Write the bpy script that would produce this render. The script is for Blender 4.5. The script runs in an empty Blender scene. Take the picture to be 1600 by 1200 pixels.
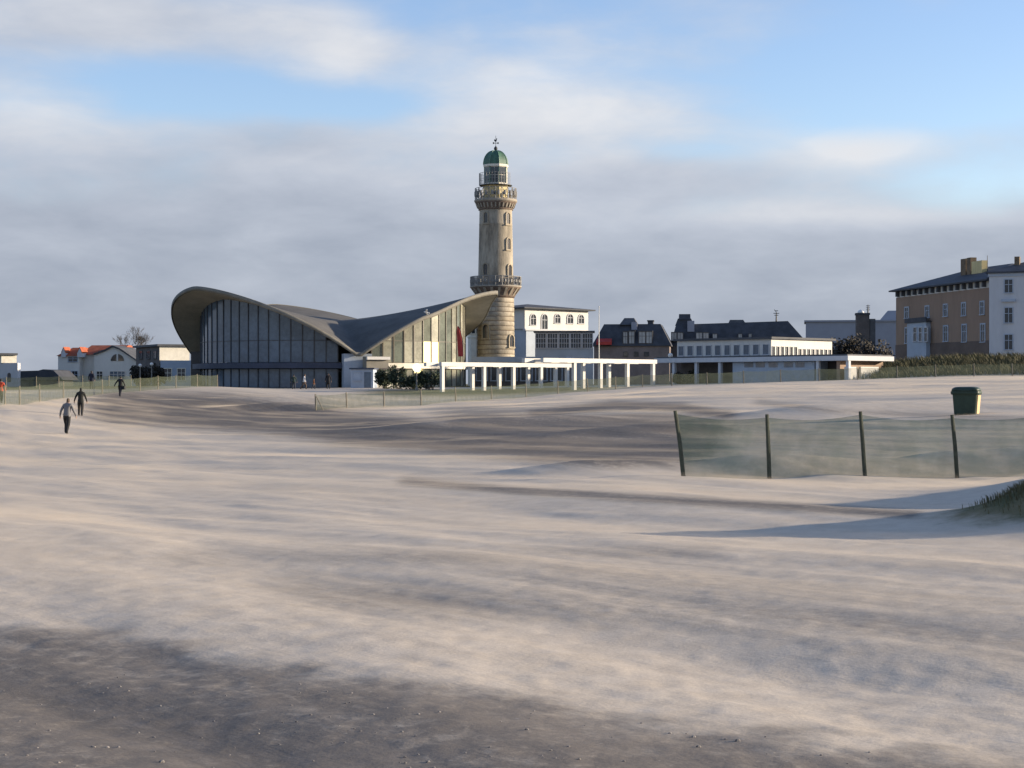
import bpy, bmesh, math, random
import numpy as np
from mathutils import Vector, Matrix, Euler

# ------------------------------------------------------------------ camera, sky, sun, exposure
SC = bpy.context.scene
COL = SC.collection
R = math.radians
F = 2590.0          # focal length in photo pixels (photo is 1600 x 1200)
CZ = 1.65           # eye height
cam_d = bpy.data.cameras.new('camera')
cam = bpy.data.objects.new('camera', cam_d)
COL.objects.link(cam)
cam.location = (0, 0, CZ)
cam.rotation_euler = (R(90), 0, 0)
cam_d.sensor_width = 36.0
cam_d.lens = 36.0 * F / 1600.0
cam_d.clip_start = 0.1
cam_d.clip_end = 20000
SC.camera = cam

SUN_AZ, SUN_EL = 84.0, 11.5      # degrees: azimuth clockwise from the view axis, elevation
sun_d = bpy.data.lights.new('sun', 'SUN')
sun_d.energy = 5.0
sun_d.angle = R(1.0)
sun_d.color = (1.0, 0.84, 0.64)
sun = bpy.data.objects.new('sun', sun_d)
COL.objects.link(sun)
to_sun = Vector((math.sin(R(SUN_AZ)) * math.cos(R(SUN_EL)), math.cos(R(SUN_AZ)) * math.cos(R(SUN_EL)), math.sin(R(SUN_EL))))
sun.rotation_euler = to_sun.to_track_quat('Z', 'Y').to_euler()
sun.location = (60, 20, 60)

SC.view_settings.view_transform = 'Standard'
SC.view_settings.look = 'None'
SC.view_settings.exposure = 0.8
SC.view_settings.gamma = 1.0
SC.cycles.use_denoising = True
SC.cycles.max_bounces = 8
SC.cycles.diffuse_bounces = 3
SC.cycles.glossy_bounces = 3
SC.cycles.transparent_max_bounces = 24
SC.cycles.volume_bounces = 2


class NT:
    """tiny helper for node trees"""
    def __init__(self, tree):
        self.t = tree
        self.t.nodes.clear()

    def n(self, kind, **kw):
        nd = self.t.nodes.new(kind)
        for k, v in kw.items():
            setattr(nd, k, v)
        return nd

    def link(self, a, b):
        self.t.links.new(a, b)

    def put(self, sock, v):
        if hasattr(v, 'is_linked') or isinstance(v, bpy.types.NodeSocket):
            self.t.links.new(v, sock)
        else:
            sock.default_value = v

    def math(self, op, a, b=0.0, clamp=False):
        m = self.n('ShaderNodeMath', operation=op, use_clamp=clamp)
        self.put(m.inputs[0], a)
        self.put(m.inputs[1], b)
        return m.outputs[0]

    def vmath(self, op, a, b=(0, 0, 0)):
        m = self.n('ShaderNodeVectorMath', operation=op)
        self.put(m.inputs[0], a)
        self.put(m.inputs[1], b)
        return m.outputs['Value'] if op in ('DOT_PRODUCT', 'LENGTH') else m.outputs['Vector']

    def mixc(self, fac, a, b, blend='MIX'):
        m = self.n('ShaderNodeMix', data_type='RGBA', blend_type=blend)
        self.put(m.inputs[0], fac)
        self.put(m.inputs[6], a)
        self.put(m.inputs[7], b)
        return m.outputs[2]

    def noise(self, vec, scale, detail=4.0, rough=0.55, dist=0.0):
        m = self.n('ShaderNodeTexNoise')
        if vec is not None:
            self.link(vec, m.inputs['Vector'])
        m.inputs['Scale'].default_value = scale
        m.inputs['Detail'].default_value = detail
        m.inputs['Roughness'].default_value = rough
        m.inputs['Distortion'].default_value = dist
        return m.outputs[0]

    def maprange(self, v, a, b, c=0.0, d=1.0, smooth=True):
        m = self.n('ShaderNodeMapRange')
        m.interpolation_type = 'SMOOTHSTEP' if smooth else 'LINEAR'
        self.put(m.inputs[0], v)
        for i, q in enumerate((a, b, c, d)):
            m.inputs[i + 1].default_value = q
        return m.outputs[0]


world = bpy.data.worlds.new('World')
SC.world = world
world.use_nodes = True


def build_sky():
    t = NT(world.node_tree)
    out = t.n('ShaderNodeOutputWorld')
    tc = t.n('ShaderNodeTexCoord')
    d = t.vmath('NORMALIZE', tc.outputs['Generated'])
    sky = t.n('ShaderNodeTexSky', sky_type='NISHITA', sun_disc=False)
    sky.sun_elevation = R(SUN_EL)
    sky.sun_rotation = R(SUN_AZ)
    sky.air_density = 1.0
    sky.dust_density = 0.5
    sky.ozone_density = 1.0
    bg_sky = t.n('ShaderNodeBackground')
    t.link(t.mixc(1.0, sky.outputs[0], (0.91, 0.97, 1.24, 1), 'MULTIPLY'), bg_sky.inputs[0])
    bg_sky.inputs[1].default_value = 0.118
    sep = t.n('ShaderNodeSeparateXYZ')
    t.link(d, sep.inputs[0])
    z = sep.outputs[2]
    # cloud cover: noise on the direction, flattened towards the horizon, plus a few cloud masses and gaps
    warp = t.n('ShaderNodeMapping')
    warp.inputs['Scale'].default_value = (1.0, 1.0, 3.0)
    t.link(d, warp.inputs[0])
    v = warp.outputs[0]
    n1 = t.noise(v, 5.5, 7.0, 0.52, 0.35)
    n2 = t.noise(v, 16.0, 6.0, 0.55, 0.2)
    cover = t.math('ADD', t.math('MULTIPLY', t.math('SUBTRACT', n1, 0.5), 1.5), t.math('MULTIPLY', t.math('SUBTRACT', n2, 0.5), 0.55))
    bright = t.math('MULTIPLY', t.math('SUBTRACT', n2, 0.5), 0.9)

    def blob(px, py, sx, sz, w):
        c = Vector(((px - 800) / F, 1.0, (600 - py) / F)).normalized()
        q = t.vmath('SUBTRACT', d, tuple(c))
        q = t.vmath('MULTIPLY', q, (F / sx, F / sx, F / sz))
        e = t.math('EXPONENT', t.math('MULTIPLY', t.vmath('DOT_PRODUCT', q, q), -0.5))
        return t.math('MULTIPLY', e, w)
    for b in ((230, 30, 260, 42, 0.55), (520, 62, 60, 40, 0.4), (330, 138, 190, 34, -0.85), (560, 165, 80, 20, -0.45),
              (40, 200, 140, 60, 0.45), (820, 130, 170, 60, 0.45), (950, 190, 220, 40, 0.3), (680, 15, 110, 34, -0.5),
              (1400, 110, 240, 80, -0.8), (1080, 95, 150, 60, -0.05), (1340, 232, 95, 26, 0.7), (1150, 285, 260, 36, 0.35), (860, 245, 70, 18, -0.3),
              (1560, 285, 110, 30, -0.25), (650, 300, 420, 75, 0.4), (1060, 235, 100, 12, -0.2), (1480, 345, 200, 18, 0.3)):
        cover = t.math('ADD', cover, blob(*b))
    for b in ((520, 70, 70, 40, 0.5), (850, 130, 130, 60, 0.55), (1345, 225, 90, 32, 1.1), (60, 185, 110, 45, 0.45), (940, 195, 200, 40, 0.35),
              (620, 265, 160, 22, 0.3), (1150, 330, 240, 22, 0.4), (250, 20, 260, 40, 0.1), (1480, 335, 160, 14, 0.4), (250, 255, 300, 40, -0.12)):
        bright = t.math('ADD', bright, blob(*b))
    cover = t.math('ADD', cover, t.maprange(z, 0.125, 0.055, 0.0, 1.1))
    cover = t.math('SUBTRACT', cover, t.maprange(z, 0.25, 0.6, 0.0, 0.45))  # unseen clouds overhead thinned to lower the fill on shaded walls
    mask = t.maprange(cover, -0.42, 0.58)
    b2 = t.math('ADD', bright, t.maprange(z, 0.02, 0.2, 0.0, 0.55))
    colr = t.n('ShaderNodeValToRGB')
    t.link(t.math('ADD', t.math('MULTIPLY', b2, 0.75), 0.1, clamp=True), colr.inputs[0])
    e = colr.color_ramp.elements
    e[0].position, e[0].color = 0.0, (0.335, 0.377, 0.465, 1)
    e[1].position, e[1].color = 1.0, (0.76, 0.77, 0.80, 1)
    m = colr.color_ramp.elements.new(0.45)
    m.color = (0.51, 0.55, 0.635, 1)
    bg_c = t.n('ShaderNodeBackground')
    t.link(colr.outputs[0], bg_c.inputs[0])
    bg_c.inputs[1].default_value = 0.60
    mx = t.n('ShaderNodeMixShader')
    t.link(t.math('MULTIPLY', mask, 0.97), mx.inputs[0])
    t.link(bg_sky.outputs[0], mx.inputs[1])
    t.link(bg_c.outputs[0], mx.inputs[2])
    t.link(mx.outputs[0], out.inputs[0])


build_sky()

# ------------------------------------------------------------------ materials
MATS = {}


def mat(name, col, rough=0.75, var=0.12, scale=1.5, bump=0.0, bscale=20.0, metallic=0.0, spec=0.4, streak=False, emit=None):
    if name in MATS:
        return MATS[name]
    m = bpy.data.materials.new(name)
    m.use_nodes = True
    t = NT(m.node_tree)
    out = t.n('ShaderNodeOutputMaterial')
    p = t.n('ShaderNodeBsdfPrincipled')
    t.link(p.outputs[0], out.inputs[0])
    geo = t.n('ShaderNodeNewGeometry')
    pos = geo.outputs['Position']
    if streak:
        mp = t.n('ShaderNodeMapping')
        mp.inputs['Scale'].default_value = (1, 1, 0.22)
        t.link(pos, mp.inputs[0])
        pos = mp.outputs[0]
    n = t.noise(pos, scale, 5.0, 0.6)
    n_f = t.noise(pos, scale * 7.3, 3.0, 0.6)
    f = t.math('ADD', t.math('MULTIPLY', n, 0.7), t.math('MULTIPLY', n_f, 0.3))
    f = t.maprange(f, 0.3, 0.7)
    lo = tuple(max(0.0, c * (1 - var)) for c in col) + (1,)
    hi = tuple(min(1.0, c * (1 + var)) for c in col) + (1,)
    t.link(t.mixc(f, lo, hi), p.inputs['Base Color'])
    p.inputs['Roughness'].default_value = rough
    p.inputs['Metallic'].default_value = metallic
    p.inputs['Specular IOR Level'].default_value = spec
    if bump:
        b = t.n('ShaderNodeBump')
        b.inputs['Strength'].default_value = bump
        b.inputs['Distance'].default_value = 0.05
        t.link(t.noise(geo.outputs['Position'], bscale, 4.0, 0.6), b.inputs['Height'])
        t.link(b.outputs[0], p.inputs['Normal'])
    if emit:
        p.inputs['Emission Color'].default_value = emit[0] + (1,)
        p.inputs['Emission Strength'].default_value = emit[1]
    MATS[name] = m
    return m


def net_mat(name, col, cover):
    m = bpy.data.materials.new(name)
    m.use_nodes = True
    t = NT(m.node_tree)
    out = t.n('ShaderNodeOutputMaterial')
    geo = t.n('ShaderNodeNewGeometry')
    d = t.n('ShaderNodeBsdfDiffuse')
    d.inputs[0].default_value = col + (1,)
    tl = t.n('ShaderNodeBsdfTranslucent')
    tl.inputs[0].default_value = col + (1,)
    a = t.n('ShaderNodeMixShader')
    a.inputs[0].default_value = 0.45
    t.link(d.outputs[0], a.inputs[1])
    t.link(tl.outputs[0], a.inputs[2])
    tr = t.n('ShaderNodeBsdfTransparent')
    mx = t.n('ShaderNodeMixShader')
    fac = t.maprange(t.noise(geo.outputs['Position'], 2.2, 3.0), 0.3, 0.7, cover - 0.07, cover + 0.07)
    t.link(fac, mx.inputs[0])
    t.link(tr.outputs[0], mx.inputs[1])
    t.link(a.outputs[0], mx.inputs[2])
    t.link(mx.outputs[0], out.inputs[0])
    return m


def sand_mat():
    m = bpy.data.materials.new('sand')
    m.use_nodes = True
    t = NT(m.node_tree)
    out = t.n('ShaderNodeOutputMaterial')
    p = t.n('ShaderNodeBsdfPrincipled')
    t.link(p.outputs[0], out.inputs[0])
    geo = t.n('ShaderNodeNewGeometry')
    pos = geo.outputs['Position']
    att = t.n('ShaderNodeAttribute', attribute_name='damp_shade')
    gra = t.n('ShaderNodeAttribute', attribute_name='turf')
    mp = t.n('ShaderNodeMapping')
    mp.inputs['Rotation'].default_value = (0, 0, R(51.5))     # along the wind
    t.link(pos, mp.inputs[0])
    mp2 = t.n('ShaderNodeMapping')
    mp2.inputs['Scale'].default_value = (0.11, 1.0, 1.0)
    t.link(mp.outputs[0], mp2.inputs[0])
    ws = mp2.outputs[0]
    s1 = t.noise(ws, 0.55, 5.0, 0.6, 0.4)
    s2 = t.noise(ws, 2.4, 6.0, 0.62, 0.6)
    s3 = t.noise(ws, 11.0, 5.0, 0.65, 0.3)
    iso = t.noise(pos, 3.0, 8.0, 0.68)
    grit = t.noise(pos, 42.0, 4.0, 0.7)
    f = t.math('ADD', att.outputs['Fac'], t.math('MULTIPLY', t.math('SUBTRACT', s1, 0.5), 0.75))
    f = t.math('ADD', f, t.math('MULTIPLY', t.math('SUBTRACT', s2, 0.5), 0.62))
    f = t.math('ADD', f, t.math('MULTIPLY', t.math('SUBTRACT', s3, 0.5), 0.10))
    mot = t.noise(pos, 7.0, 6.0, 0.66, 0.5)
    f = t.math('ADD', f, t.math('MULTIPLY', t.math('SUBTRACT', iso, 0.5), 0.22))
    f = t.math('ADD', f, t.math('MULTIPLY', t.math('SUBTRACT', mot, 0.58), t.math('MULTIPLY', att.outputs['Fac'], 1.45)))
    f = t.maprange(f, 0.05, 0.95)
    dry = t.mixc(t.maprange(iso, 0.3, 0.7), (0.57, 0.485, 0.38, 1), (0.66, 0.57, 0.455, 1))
    wet_shade = t.mixc(t.maprange(t.math('ADD', t.math('MULTIPLY', s2, .4), t.math('MULTIPLY', mot, .6)), 0.35, 0.65), (0.105, 0.092, 0.08, 1), (0.215, 0.188, 0.16, 1))  # dark tone shared by moist sand and the painted shade
    c = t.mixc(f, dry, wet_shade)
    c = t.mixc(t.maprange(grit, 0.28, 0.72), t.mixc(0.82, (0.0, 0.0, 0.0, 1), c), c)
    sh = t.math('MULTIPLY', t.maprange(t.noise(pos, 23.0, 2.0, 0.5), 0.70, 0.78), t.math('MULTIPLY', f, 0.5))
    c = t.mixc(sh, c, (0.38, 0.35, 0.31, 1))
    gcol = t.mixc(t.maprange(t.noise(pos, 0.8, 6.0, 0.7), 0.35, 0.65), (0.075, 0.085, 0.035, 1), (0.20, 0.165, 0.09, 1))
    c = t.mixc(t.maprange(t.math('ADD', gra.outputs['Fac'], t.math('MULTIPLY', t.math('SUBTRACT', iso, 0.5), 0.6)), 0.3, 0.7), c, gcol)
    t.link(c, p.inputs['Base Color'])
    p.inputs['Roughness'].default_value = 0.9
    p.inputs['Specular IOR Level'].default_value = 0.15
    b = t.n('ShaderNodeBump')
    b.inputs['Strength'].default_value = 0.4
    b.inputs['Distance'].default_value = 0.016
    h = t.math('ADD', t.math('MULTIPLY', s3, 0.5), t.math('ADD', t.math('MULTIPLY', iso, 1.0), t.math('MULTIPLY', grit, 0.35)))
    t.link(h, b.inputs['Height'])
    t.link(b.outputs[0], p.inputs['Normal'])
    return m


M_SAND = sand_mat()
M_NET = net_mat('net_green', (0.10, 0.175, 0.105), 0.5)
M_NET_FAR = net_mat('net_far', (0.155, 0.175, 0.12), 0.42)
M_POST = mat('post_wood', (0.055, 0.062, 0.042), 0.85, 0.3, 6.0)
M_POST_PALE = mat('post_pale', (0.20, 0.175, 0.13), 0.85, 0.25, 4.0)
M_STONE = mat('glazed_brick', (0.31, 0.265, 0.195), 0.7, 0.5, 0.9, 0.3, 9.0, streak=True)
M_STONE_B = mat('glazed_brick_b', (0.34, 0.29, 0.21), 0.7, 0.4, 1.3, 0.3, 9.0)
M_STONE_C = mat('glazed_brick_c', (0.29, 0.24, 0.165), 0.7, 0.3, 1.1, 0.3, 9.0)
M_CORBEL = mat('corbel_stone', (0.16, 0.115, 0.085), 0.85, 0.35, 2.0)
M_SLAB = mat('slab_stone', (0.30, 0.26, 0.20), 0.75, 0.25, 2.0)
M_YELLOW = mat('drum_paint', (0.56, 0.45, 0.21), 0.6, 0.15, 2.0, streak=True)
M_COPPER = mat('copper_green', (0.055, 0.125, 0.08), 0.55, 0.35, 2.4, streak=True)
M_COPPER_RIB = mat('copper_rib', (0.10, 0.20, 0.135), 0.5, 0.2, 3.0)
M_IRON = mat('iron', (0.035, 0.037, 0.04), 0.6, 0.2)
M_RAIL = mat('rail_grey', (0.22, 0.21, 0.19), 0.6, 0.2)
M_CREAM = mat('cream_paint', (0.72, 0.67, 0.55), 0.6, 0.1, 2.0)
M_WHITE = mat('white_render', (0.60, 0.58, 0.53), 0.7, 0.07, 0.8, streak=True)
M_WHITE_B = mat('white_render_b', (0.50, 0.505, 0.51), 0.75, 0.08, 0.6, streak=True)
M_BLUEGREY = mat('bluegrey_paint_shade', (0.36, 0.41, 0.47), 0.7, 0.1, 0.7)  # paint colour, also used for shade put into colour
M_DARK = mat('dark_recess', (0.028, 0.028, 0.03), 0.8, 0.3)
M_GLASS = mat('dark_glass', (0.022, 0.027, 0.033), 0.12, 0.3, 0.6, spec=0.6)
M_GLASS_T = mat('hall_glass', (0.085, 0.12, 0.16), 0.14, 0.35, 0.35, spec=0.6)
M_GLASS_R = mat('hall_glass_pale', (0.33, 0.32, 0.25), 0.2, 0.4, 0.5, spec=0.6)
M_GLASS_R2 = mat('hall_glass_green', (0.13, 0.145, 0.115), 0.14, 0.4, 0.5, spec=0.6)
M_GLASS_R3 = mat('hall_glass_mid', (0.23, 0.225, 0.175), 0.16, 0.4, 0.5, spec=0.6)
M_CURTAIN = mat('curtain_pane', (0.42, 0.41, 0.39), 0.5, 0.2, 0.8)
M_GLINT = mat('glint_pane', (0.7, 0.6, 0.3), 0.4, 0.1, 1.0, emit=((1.0, 0.78, 0.30), 0.75))  # emission stands in for glints and reflections on glass
M_GLOW = mat('globe_glow', (0.8, 0.75, 0.6), 0.4, 0.05, 1.0, emit=((1.0, 0.9, 0.62), 0.95))
M_GLOBE = mat('globe_white', (0.78, 0.77, 0.72), 0.35, 0.05)
M_ROOF_T = mat('shell_roof', (0.095, 0.09, 0.08), 0.8, 0.22, 0.5)
M_FASCIA = mat('shell_edge', (0.20, 0.185, 0.15), 0.75, 0.2, 0.8)
M_SOFFIT = mat('shell_soffit', (0.44, 0.39, 0.31), 0.8, 0.18, 0.4)
M_BAND = mat('band_navy', (0.045, 0.055, 0.085), 0.6, 0.25, 0.5)
M_MULL = mat('mullion', (0.045, 0.05, 0.058), 0.5, 0.2)
M_MULL_R = mat('mullion_pale', (0.13, 0.115, 0.09), 0.5, 0.2)
M_SLATE = mat('slate', (0.052, 0.056, 0.066), 0.75, 0.3, 0.8)
M_SLATE_B = mat('slate_b', (0.075, 0.078, 0.084), 0.75, 0.3, 0.8)
M_TILE = mat('red_tile', (0.33, 0.085, 0.035), 0.8, 0.3, 1.2)
M_BROWN = mat('brown_wall', (0.10, 0.088, 0.082), 0.85, 0.25, 0.7)
M_PINK = mat('pink_wall', (0.21, 0.17, 0.155), 0.85, 0.2, 0.7)
M_OCHRE = mat('ochre_render', (0.27, 0.185, 0.13), 0.8, 0.14, 0.45, streak=True)
M_OCHRE_D = mat('plinth_render', (0.13, 0.095, 0.075), 0.8, 0.2, 0.45)
M_BRICK = mat('chimney_brick', (0.16, 0.115, 0.07), 0.85, 0.3, 2.0)
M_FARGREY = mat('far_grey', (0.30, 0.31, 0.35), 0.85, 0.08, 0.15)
M_REDCLOTH = mat('red_cloth', (0.42, 0.045, 0.035), 0.7, 0.25, 0.9)
M_BIN = mat('bin_green', (0.03, 0.052, 0.032), 0.5, 0.25, 4.0)
M_BIN_C = mat('bin_panel', (0.55, 0.38, 0.19), 0.6, 0.3, 4.0)
M_BARK = mat('bark', (0.10, 0.085, 0.07), 0.9, 0.2)
M_LEAF = mat('leaf_dark', (0.032, 0.045, 0.024), 0.8, 0.45, 1.5)
M_LEAF_B = mat('leaf_brown', (0.042, 0.037, 0.028), 0.85, 0.4, 1.2)
M_DUNEGRASS = mat('dune_grass', (0.115, 0.105, 0.052), 0.85, 0.4, 0.7)
M_PEBBLE = mat('pebble', (0.22, 0.20, 0.18), 0.8, 0.6, 9.0)


# ------------------------------------------------------------------ mesh helpers
class MB:
    def __init__(self):
        self.v, self.f = [], []

    def add(self, vs, fs):
        o = len(self.v)
        self.v += [tuple(p) for p in vs]
        self.f += [tuple(i + o for i in q) for q in fs]
        return self

    def hexa(self, p):
        """eight corners: bottom ring of four, then top ring of four"""
        return self.add(p, [(0, 3, 2, 1), (4, 5, 6, 7), (0, 1, 5, 4), (1, 2, 6, 5), (2, 3, 7, 6), (3, 0, 4, 7)])

    def box(self, c, s, rz=0.0):
        ca, sa = math.cos(rz), math.sin(rz)
        p = []
        for z in (-.5, .5):
            for x, y in ((-.5, -.5), (.5, -.5), (.5, .5), (-.5, .5)):
                X, Y = x * s[0], y * s[1]
                p.append((c[0] + X * ca - Y * sa, c[1] + X * sa + Y * ca, c[2] + z * s[2]))
        return self.hexa(p)

    def tube(self, a, b, r0, r1=None, n=8, cap=True):
        a, b = Vector(a), Vector(b)
        r1 = r0 if r1 is None else r1
        d = (b - a).normalized()
        u = d.orthogonal().normalized()
        w = d.cross(u)
        vs = []
        for c, r in ((a, r0), (b, r1)):
            for i in range(n):
                t = 2 * math.pi * i / n
                vs.append(c + (u * math.cos(t) + w * math.sin(t)) * r)
        fs = [(i, (i + 1) % n, n + (i + 1) % n, n + i) for i in range(n)]
        if cap:
            fs += [tuple(range(n - 1, -1, -1)), tuple(range(n, 2 * n))]
        return self.add(vs, fs)

    def lathe(self, prof, n=40, c=(0, 0), a0=0.0):
        vs, fs = [], []
        for r, z in prof:
            for i in range(n):
                t = a0 + 2 * math.pi * i / n
                vs.append((c[0] + r * math.cos(t), c[1] + r * math.sin(t), z))
        for j in range(len(prof) - 1):
            for i in range(n):
                k = (i + 1) % n
                fs.append((j * n + i, j * n + k, (j + 1) * n + k, (j + 1) * n + i))
        fs.append(tuple(range(n - 1, -1, -1)))
        fs.append(tuple((len(prof) - 1) * n + i for i in range(n)))
        return self.add(vs, fs)

    def build(self, name, m, parent=None, smooth=False):
        me = bpy.data.meshes.new(name)
        me.from_pydata(self.v, [], self.f)
        me.materials.append(m)
        if smooth:
            me.polygons.foreach_set('use_smooth', [True] * len(me.polygons))
        me.update()
        o = bpy.data.objects.new(name, me)
        COL.objects.link(o)
        if parent is not None:
            o.parent = parent
            o.matrix_parent_inverse = parent.matrix_basis.inverted()
        return o


def tag(o, label, cat=None, group=None, kind=None):
    o['label'] = label
    if cat:
        o['category'] = cat
    if group:
        o['group'] = group
    if kind:
        o['kind'] = kind
    return o


def thing(name, label, cat, loc, group=None):
    o = bpy.data.objects.new(name, None)
    o.empty_display_size = 0.3
    o.location = loc
    COL.objects.link(o)
    return tag(o, label, cat, group)


def at(px, py, D):
    return Vector(((px - 800) / F * D, D, CZ + (600 - py) / F * D))


class Face:
    """a vertical facade: origin, direction u along it, outward normal n; s/z/d coordinates"""
    def __init__(self, O, ang):
        self.O = Vector((O[0], O[1], 0))
        self.n = Vector((math.sin(R(ang)), -math.cos(R(ang)), 0))     # ang 0 faces the camera, + turns towards the sun
        self.u = Vector((math.cos(R(ang)), math.sin(R(ang)), 0))

    def s(self, px):
        k = (px - 800) / F
        return (k * self.O.y - self.O.x) / (self.u.x - k * self.u.y)

    def z(self, px, py):
        s = self.s(px)
        return CZ + (600 - py) / F * (self.O.y + self.u.y * s)

    def p(self, s, z, d=0.0):
        q = self.O + self.u * s + self.n * d
        return Vector((q.x, q.y, z))

    def box(self, mb, s0, s1, z0, z1, d0, d1):
        c = [self.p(s0, z0, d1), self.p(s1, z0, d1), self.p(s1, z0, d0), self.p(s0, z0, d0)]
        mb.hexa(c + [Vector((q.x, q.y, z1)) for q in c])

    def arch(self, mb, s0, s1, z0, z1, d0, d1, n=8):
        """rectangle with a round head; z1 is the crown"""
        r = (s1 - s0) / 2
        c = (s0 + s1) / 2
        ring = [(s0, z0), (s1, z0)]
        for i in range(n + 1):
            t = math.pi * i / n
            ring.append((c + r * math.cos(t), z1 - r + r * math.sin(t)))
        k = len(ring)
        vs = [self.p(a, b, d1) for a, b in ring] + [self.p(a, b, d0) for a, b in ring]
        fs = [tuple(range(k)), tuple(range(2 * k - 1, k - 1, -1))]
        fs += [(i, i + k, (i + 1) % k + k, (i + 1) % k) for i in range(k)]
        mb.add(vs, fs)

    def archband(self, mb, s0, s1, z0, z1, w, d0, d1, n=10):
        r = (s1 - s0) / 2
        c = (s0 + s1) / 2
        a, b = [(s1, z0)], [(s1 + w, z0)]
        for i in range(n + 1):
            t = math.pi * i / n
            a.append((c + r * math.cos(t), z1 - r + r * math.sin(t)))
            b.append((c + (r + w) * math.cos(t), z1 - r + (r + w) * math.sin(t)))
        a.append((s0, z0))
        b.append((s0 - w, z0))
        for i in range(len(a) - 1):
            q = [a[i], b[i], b[i + 1], a[i + 1]]
            mb.hexa([self.p(x, y, d0) for x, y in q] + [self.p(x, y, d1) for x, y in q])

    def window(self, parent, s0, s1, z0, z1, glass=None, frame=None, arched=False, bars=1, rows=1, fw=0.1):
        glass = glass or M_GLASS
        frame = frame or M_CREAM
        m = MB()
        if arched:
            self.archband(m, s0, s1, z0, z1, fw, -0.05, 0.09)
        else:
            self.box(m, s0 - fw, s0, z0, z1, -0.05, 0.07)
            self.box(m, s1, s1 + fw, z0, z1, -0.05, 0.07)
            self.box(m, s0 - fw, s1 + fw, z1, z1 + fw, -0.05, 0.075)
        for i in range(bars):
            c = s0 + (s1 - s0) * (i + 1) / (bars + 1)
            self.box(m, c - 0.03, c + 0.03, z0, z1 - 0.02, -0.05, 0.05)
        for j in range(rows):
            c = z0 + (z1 - z0) * (0.62 if rows == 1 else (j + 1) / (rows + 1))
            self.box(m, s0, s1, c - 0.03, c + 0.03, -0.05, 0.046)
        w = m.build('window', frame, parent)
        g = MB()
        (self.arch if arched else self.box)(g, s0, s1, z0, z1, -0.1, 0.015)
        g.build('pane', glass, w)
        sl = MB()
        self.box(sl, s0 - fw * 1.3, s1 + fw * 1.3, z0 - 0.1, z0 - 0.002, -0.05, 0.14)
        sl.build('sill', frame, w)
        return w

    def hip(self, name, m, parent, s0, s1, d0, d1, z0, z1, over=0.4, ins=None, thick=0.18):
        """hipped roof over the rectangle; d0 back (negative), d1 front"""
        a, b, c, d = s0 - over, s1 + over, d0 - over, d1 + over
        i = min(b - a, d - c) / 2 if ins is None else ins
        mb = MB()
        base = [self.p(a, z0, d), self.p(b, z0, d), self.p(b, z0, c), self.p(a, z0, c)]
        up = [Vector((q.x, q.y, z0 + thick)) for q in base]
        j = min(i, (b - a) / 2 - 0.02)
        k = min(i, (d - c) / 2 - 0.02)
        top = [self.p(a + j, z1, d - k), self.p(b - j, z1, d - k), self.p(b - j, z1, c + k), self.p(a + j, z1, c + k)]
        mb.hexa(base + up)
        mb.hexa([Vector((q.x, q.y, q.z - 0.01)) for q in up] + top)
        return mb.build(name, m, parent)


# ------------------------------------------------------------------ ground
_TAB = {}


def vnoise(x, y, seed):
    if seed not in _TAB:
        _TAB[seed] = np.random.RandomState(seed).rand(256, 256)
    tab = _TAB[seed]
    xi, yi = np.floor(x).astype(int), np.floor(y).astype(int)
    fx, fy = x - xi, y - yi
    fx, fy = fx * fx * fx * (fx * (fx * 6 - 15) + 10), fy * fy * fy * (fy * (fy * 6 - 15) + 10)
    g = lambda i, j: tab[i % 256, j % 256]
    return (g(xi, yi) * (1 - fx) + g(xi + 1, yi) * fx) * (1 - fy) + (g(xi, yi + 1) * (1 - fx) + g(xi + 1, yi + 1) * fx) * fy - 0.5


def fbm(x, y, seed, octv=4, gain=0.5):
    a, s = 0.0, 1.0
    for o in range(octv):
        a = a + s * vnoise(x * 2.03 ** o + 17.3 * o, y * 2.03 ** o - 9.1 * o, seed + o)
        s *= gain
    return a


# spot heights (photo column, photo row, distance)
CTRL = [(px, None, 3.0, 0.0) for px in (-200, 800, 1800)]
CTRL += [(px, None, 8.0, 0.0) for px in (-200, 800, 1800)]
CTRL += [(-100, None, 20, -0.10), (800, None, 20, -0.12), (1700, None, 20, -0.06)]
CTRL += [(-100, None, 34, -0.45), (500, None, 34, -0.40), (1060, 745, 34, None), (1350, 745, 34, None), (1650, 745, 34, None)]
CTRL += [(105, 677, 80, None), (126, 650, 100, None), (188, 620, 137, None), (5, 634, 105, None), (160, 616, 140, None), (340, 604, 170, None)]
CTRL += [(-200, None, 80, -0.7), (-200, None, 160, 0.9)]
CTRL += [(1510, 648, 62, None), (1700, 640, 62, None), (1200, None, 55, -0.05), (900, None, 55, -0.35), (500, None, 55, -0.6)]
CTRL += [(494, 642, 115, None), (658, 633, 122, None), (800, 622, 138, None), (1000, 605, 152, None), (1200, 598, 148, None), (1400, 592, 145, None), (1600, 588, 143, None)]
CTRL += [(800, 645, 90, None), (1100, 625, 95, None), (1400, 612, 100, None), (1700, 600, 100, None)]
CTRL += [(430, 608, 178, None), (560, 606, 182, None), (700, None, 190, 1.3), (900, None, 200, 1.5), (1300, None, 200, 1.8), (1700, None, 200, 2.2), (0, None, 200, 1.2), (-300, None, 260, 1.2)]
CTRL += [(px, None, 320, 1.3) for px in (-300, 500, 1200, 2000)]


def _uv(x, y):
    y = np.clip(y, 3.0, 320.0)
    return np.clip(x / y * F / 800.0, -1.5, 1.5), np.log(y + 8.0) * 1.6


_P, _Z = [], []
for px, py, D, z in CTRL:
    _P.append(_uv(np.array((px - 800) / F * D), np.array(float(D))))
    _Z.append(z if z is not None else CZ + (600 - py) / F * D)
_P = np.array(_P, float)
_Z = np.array(_Z, float)


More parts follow.
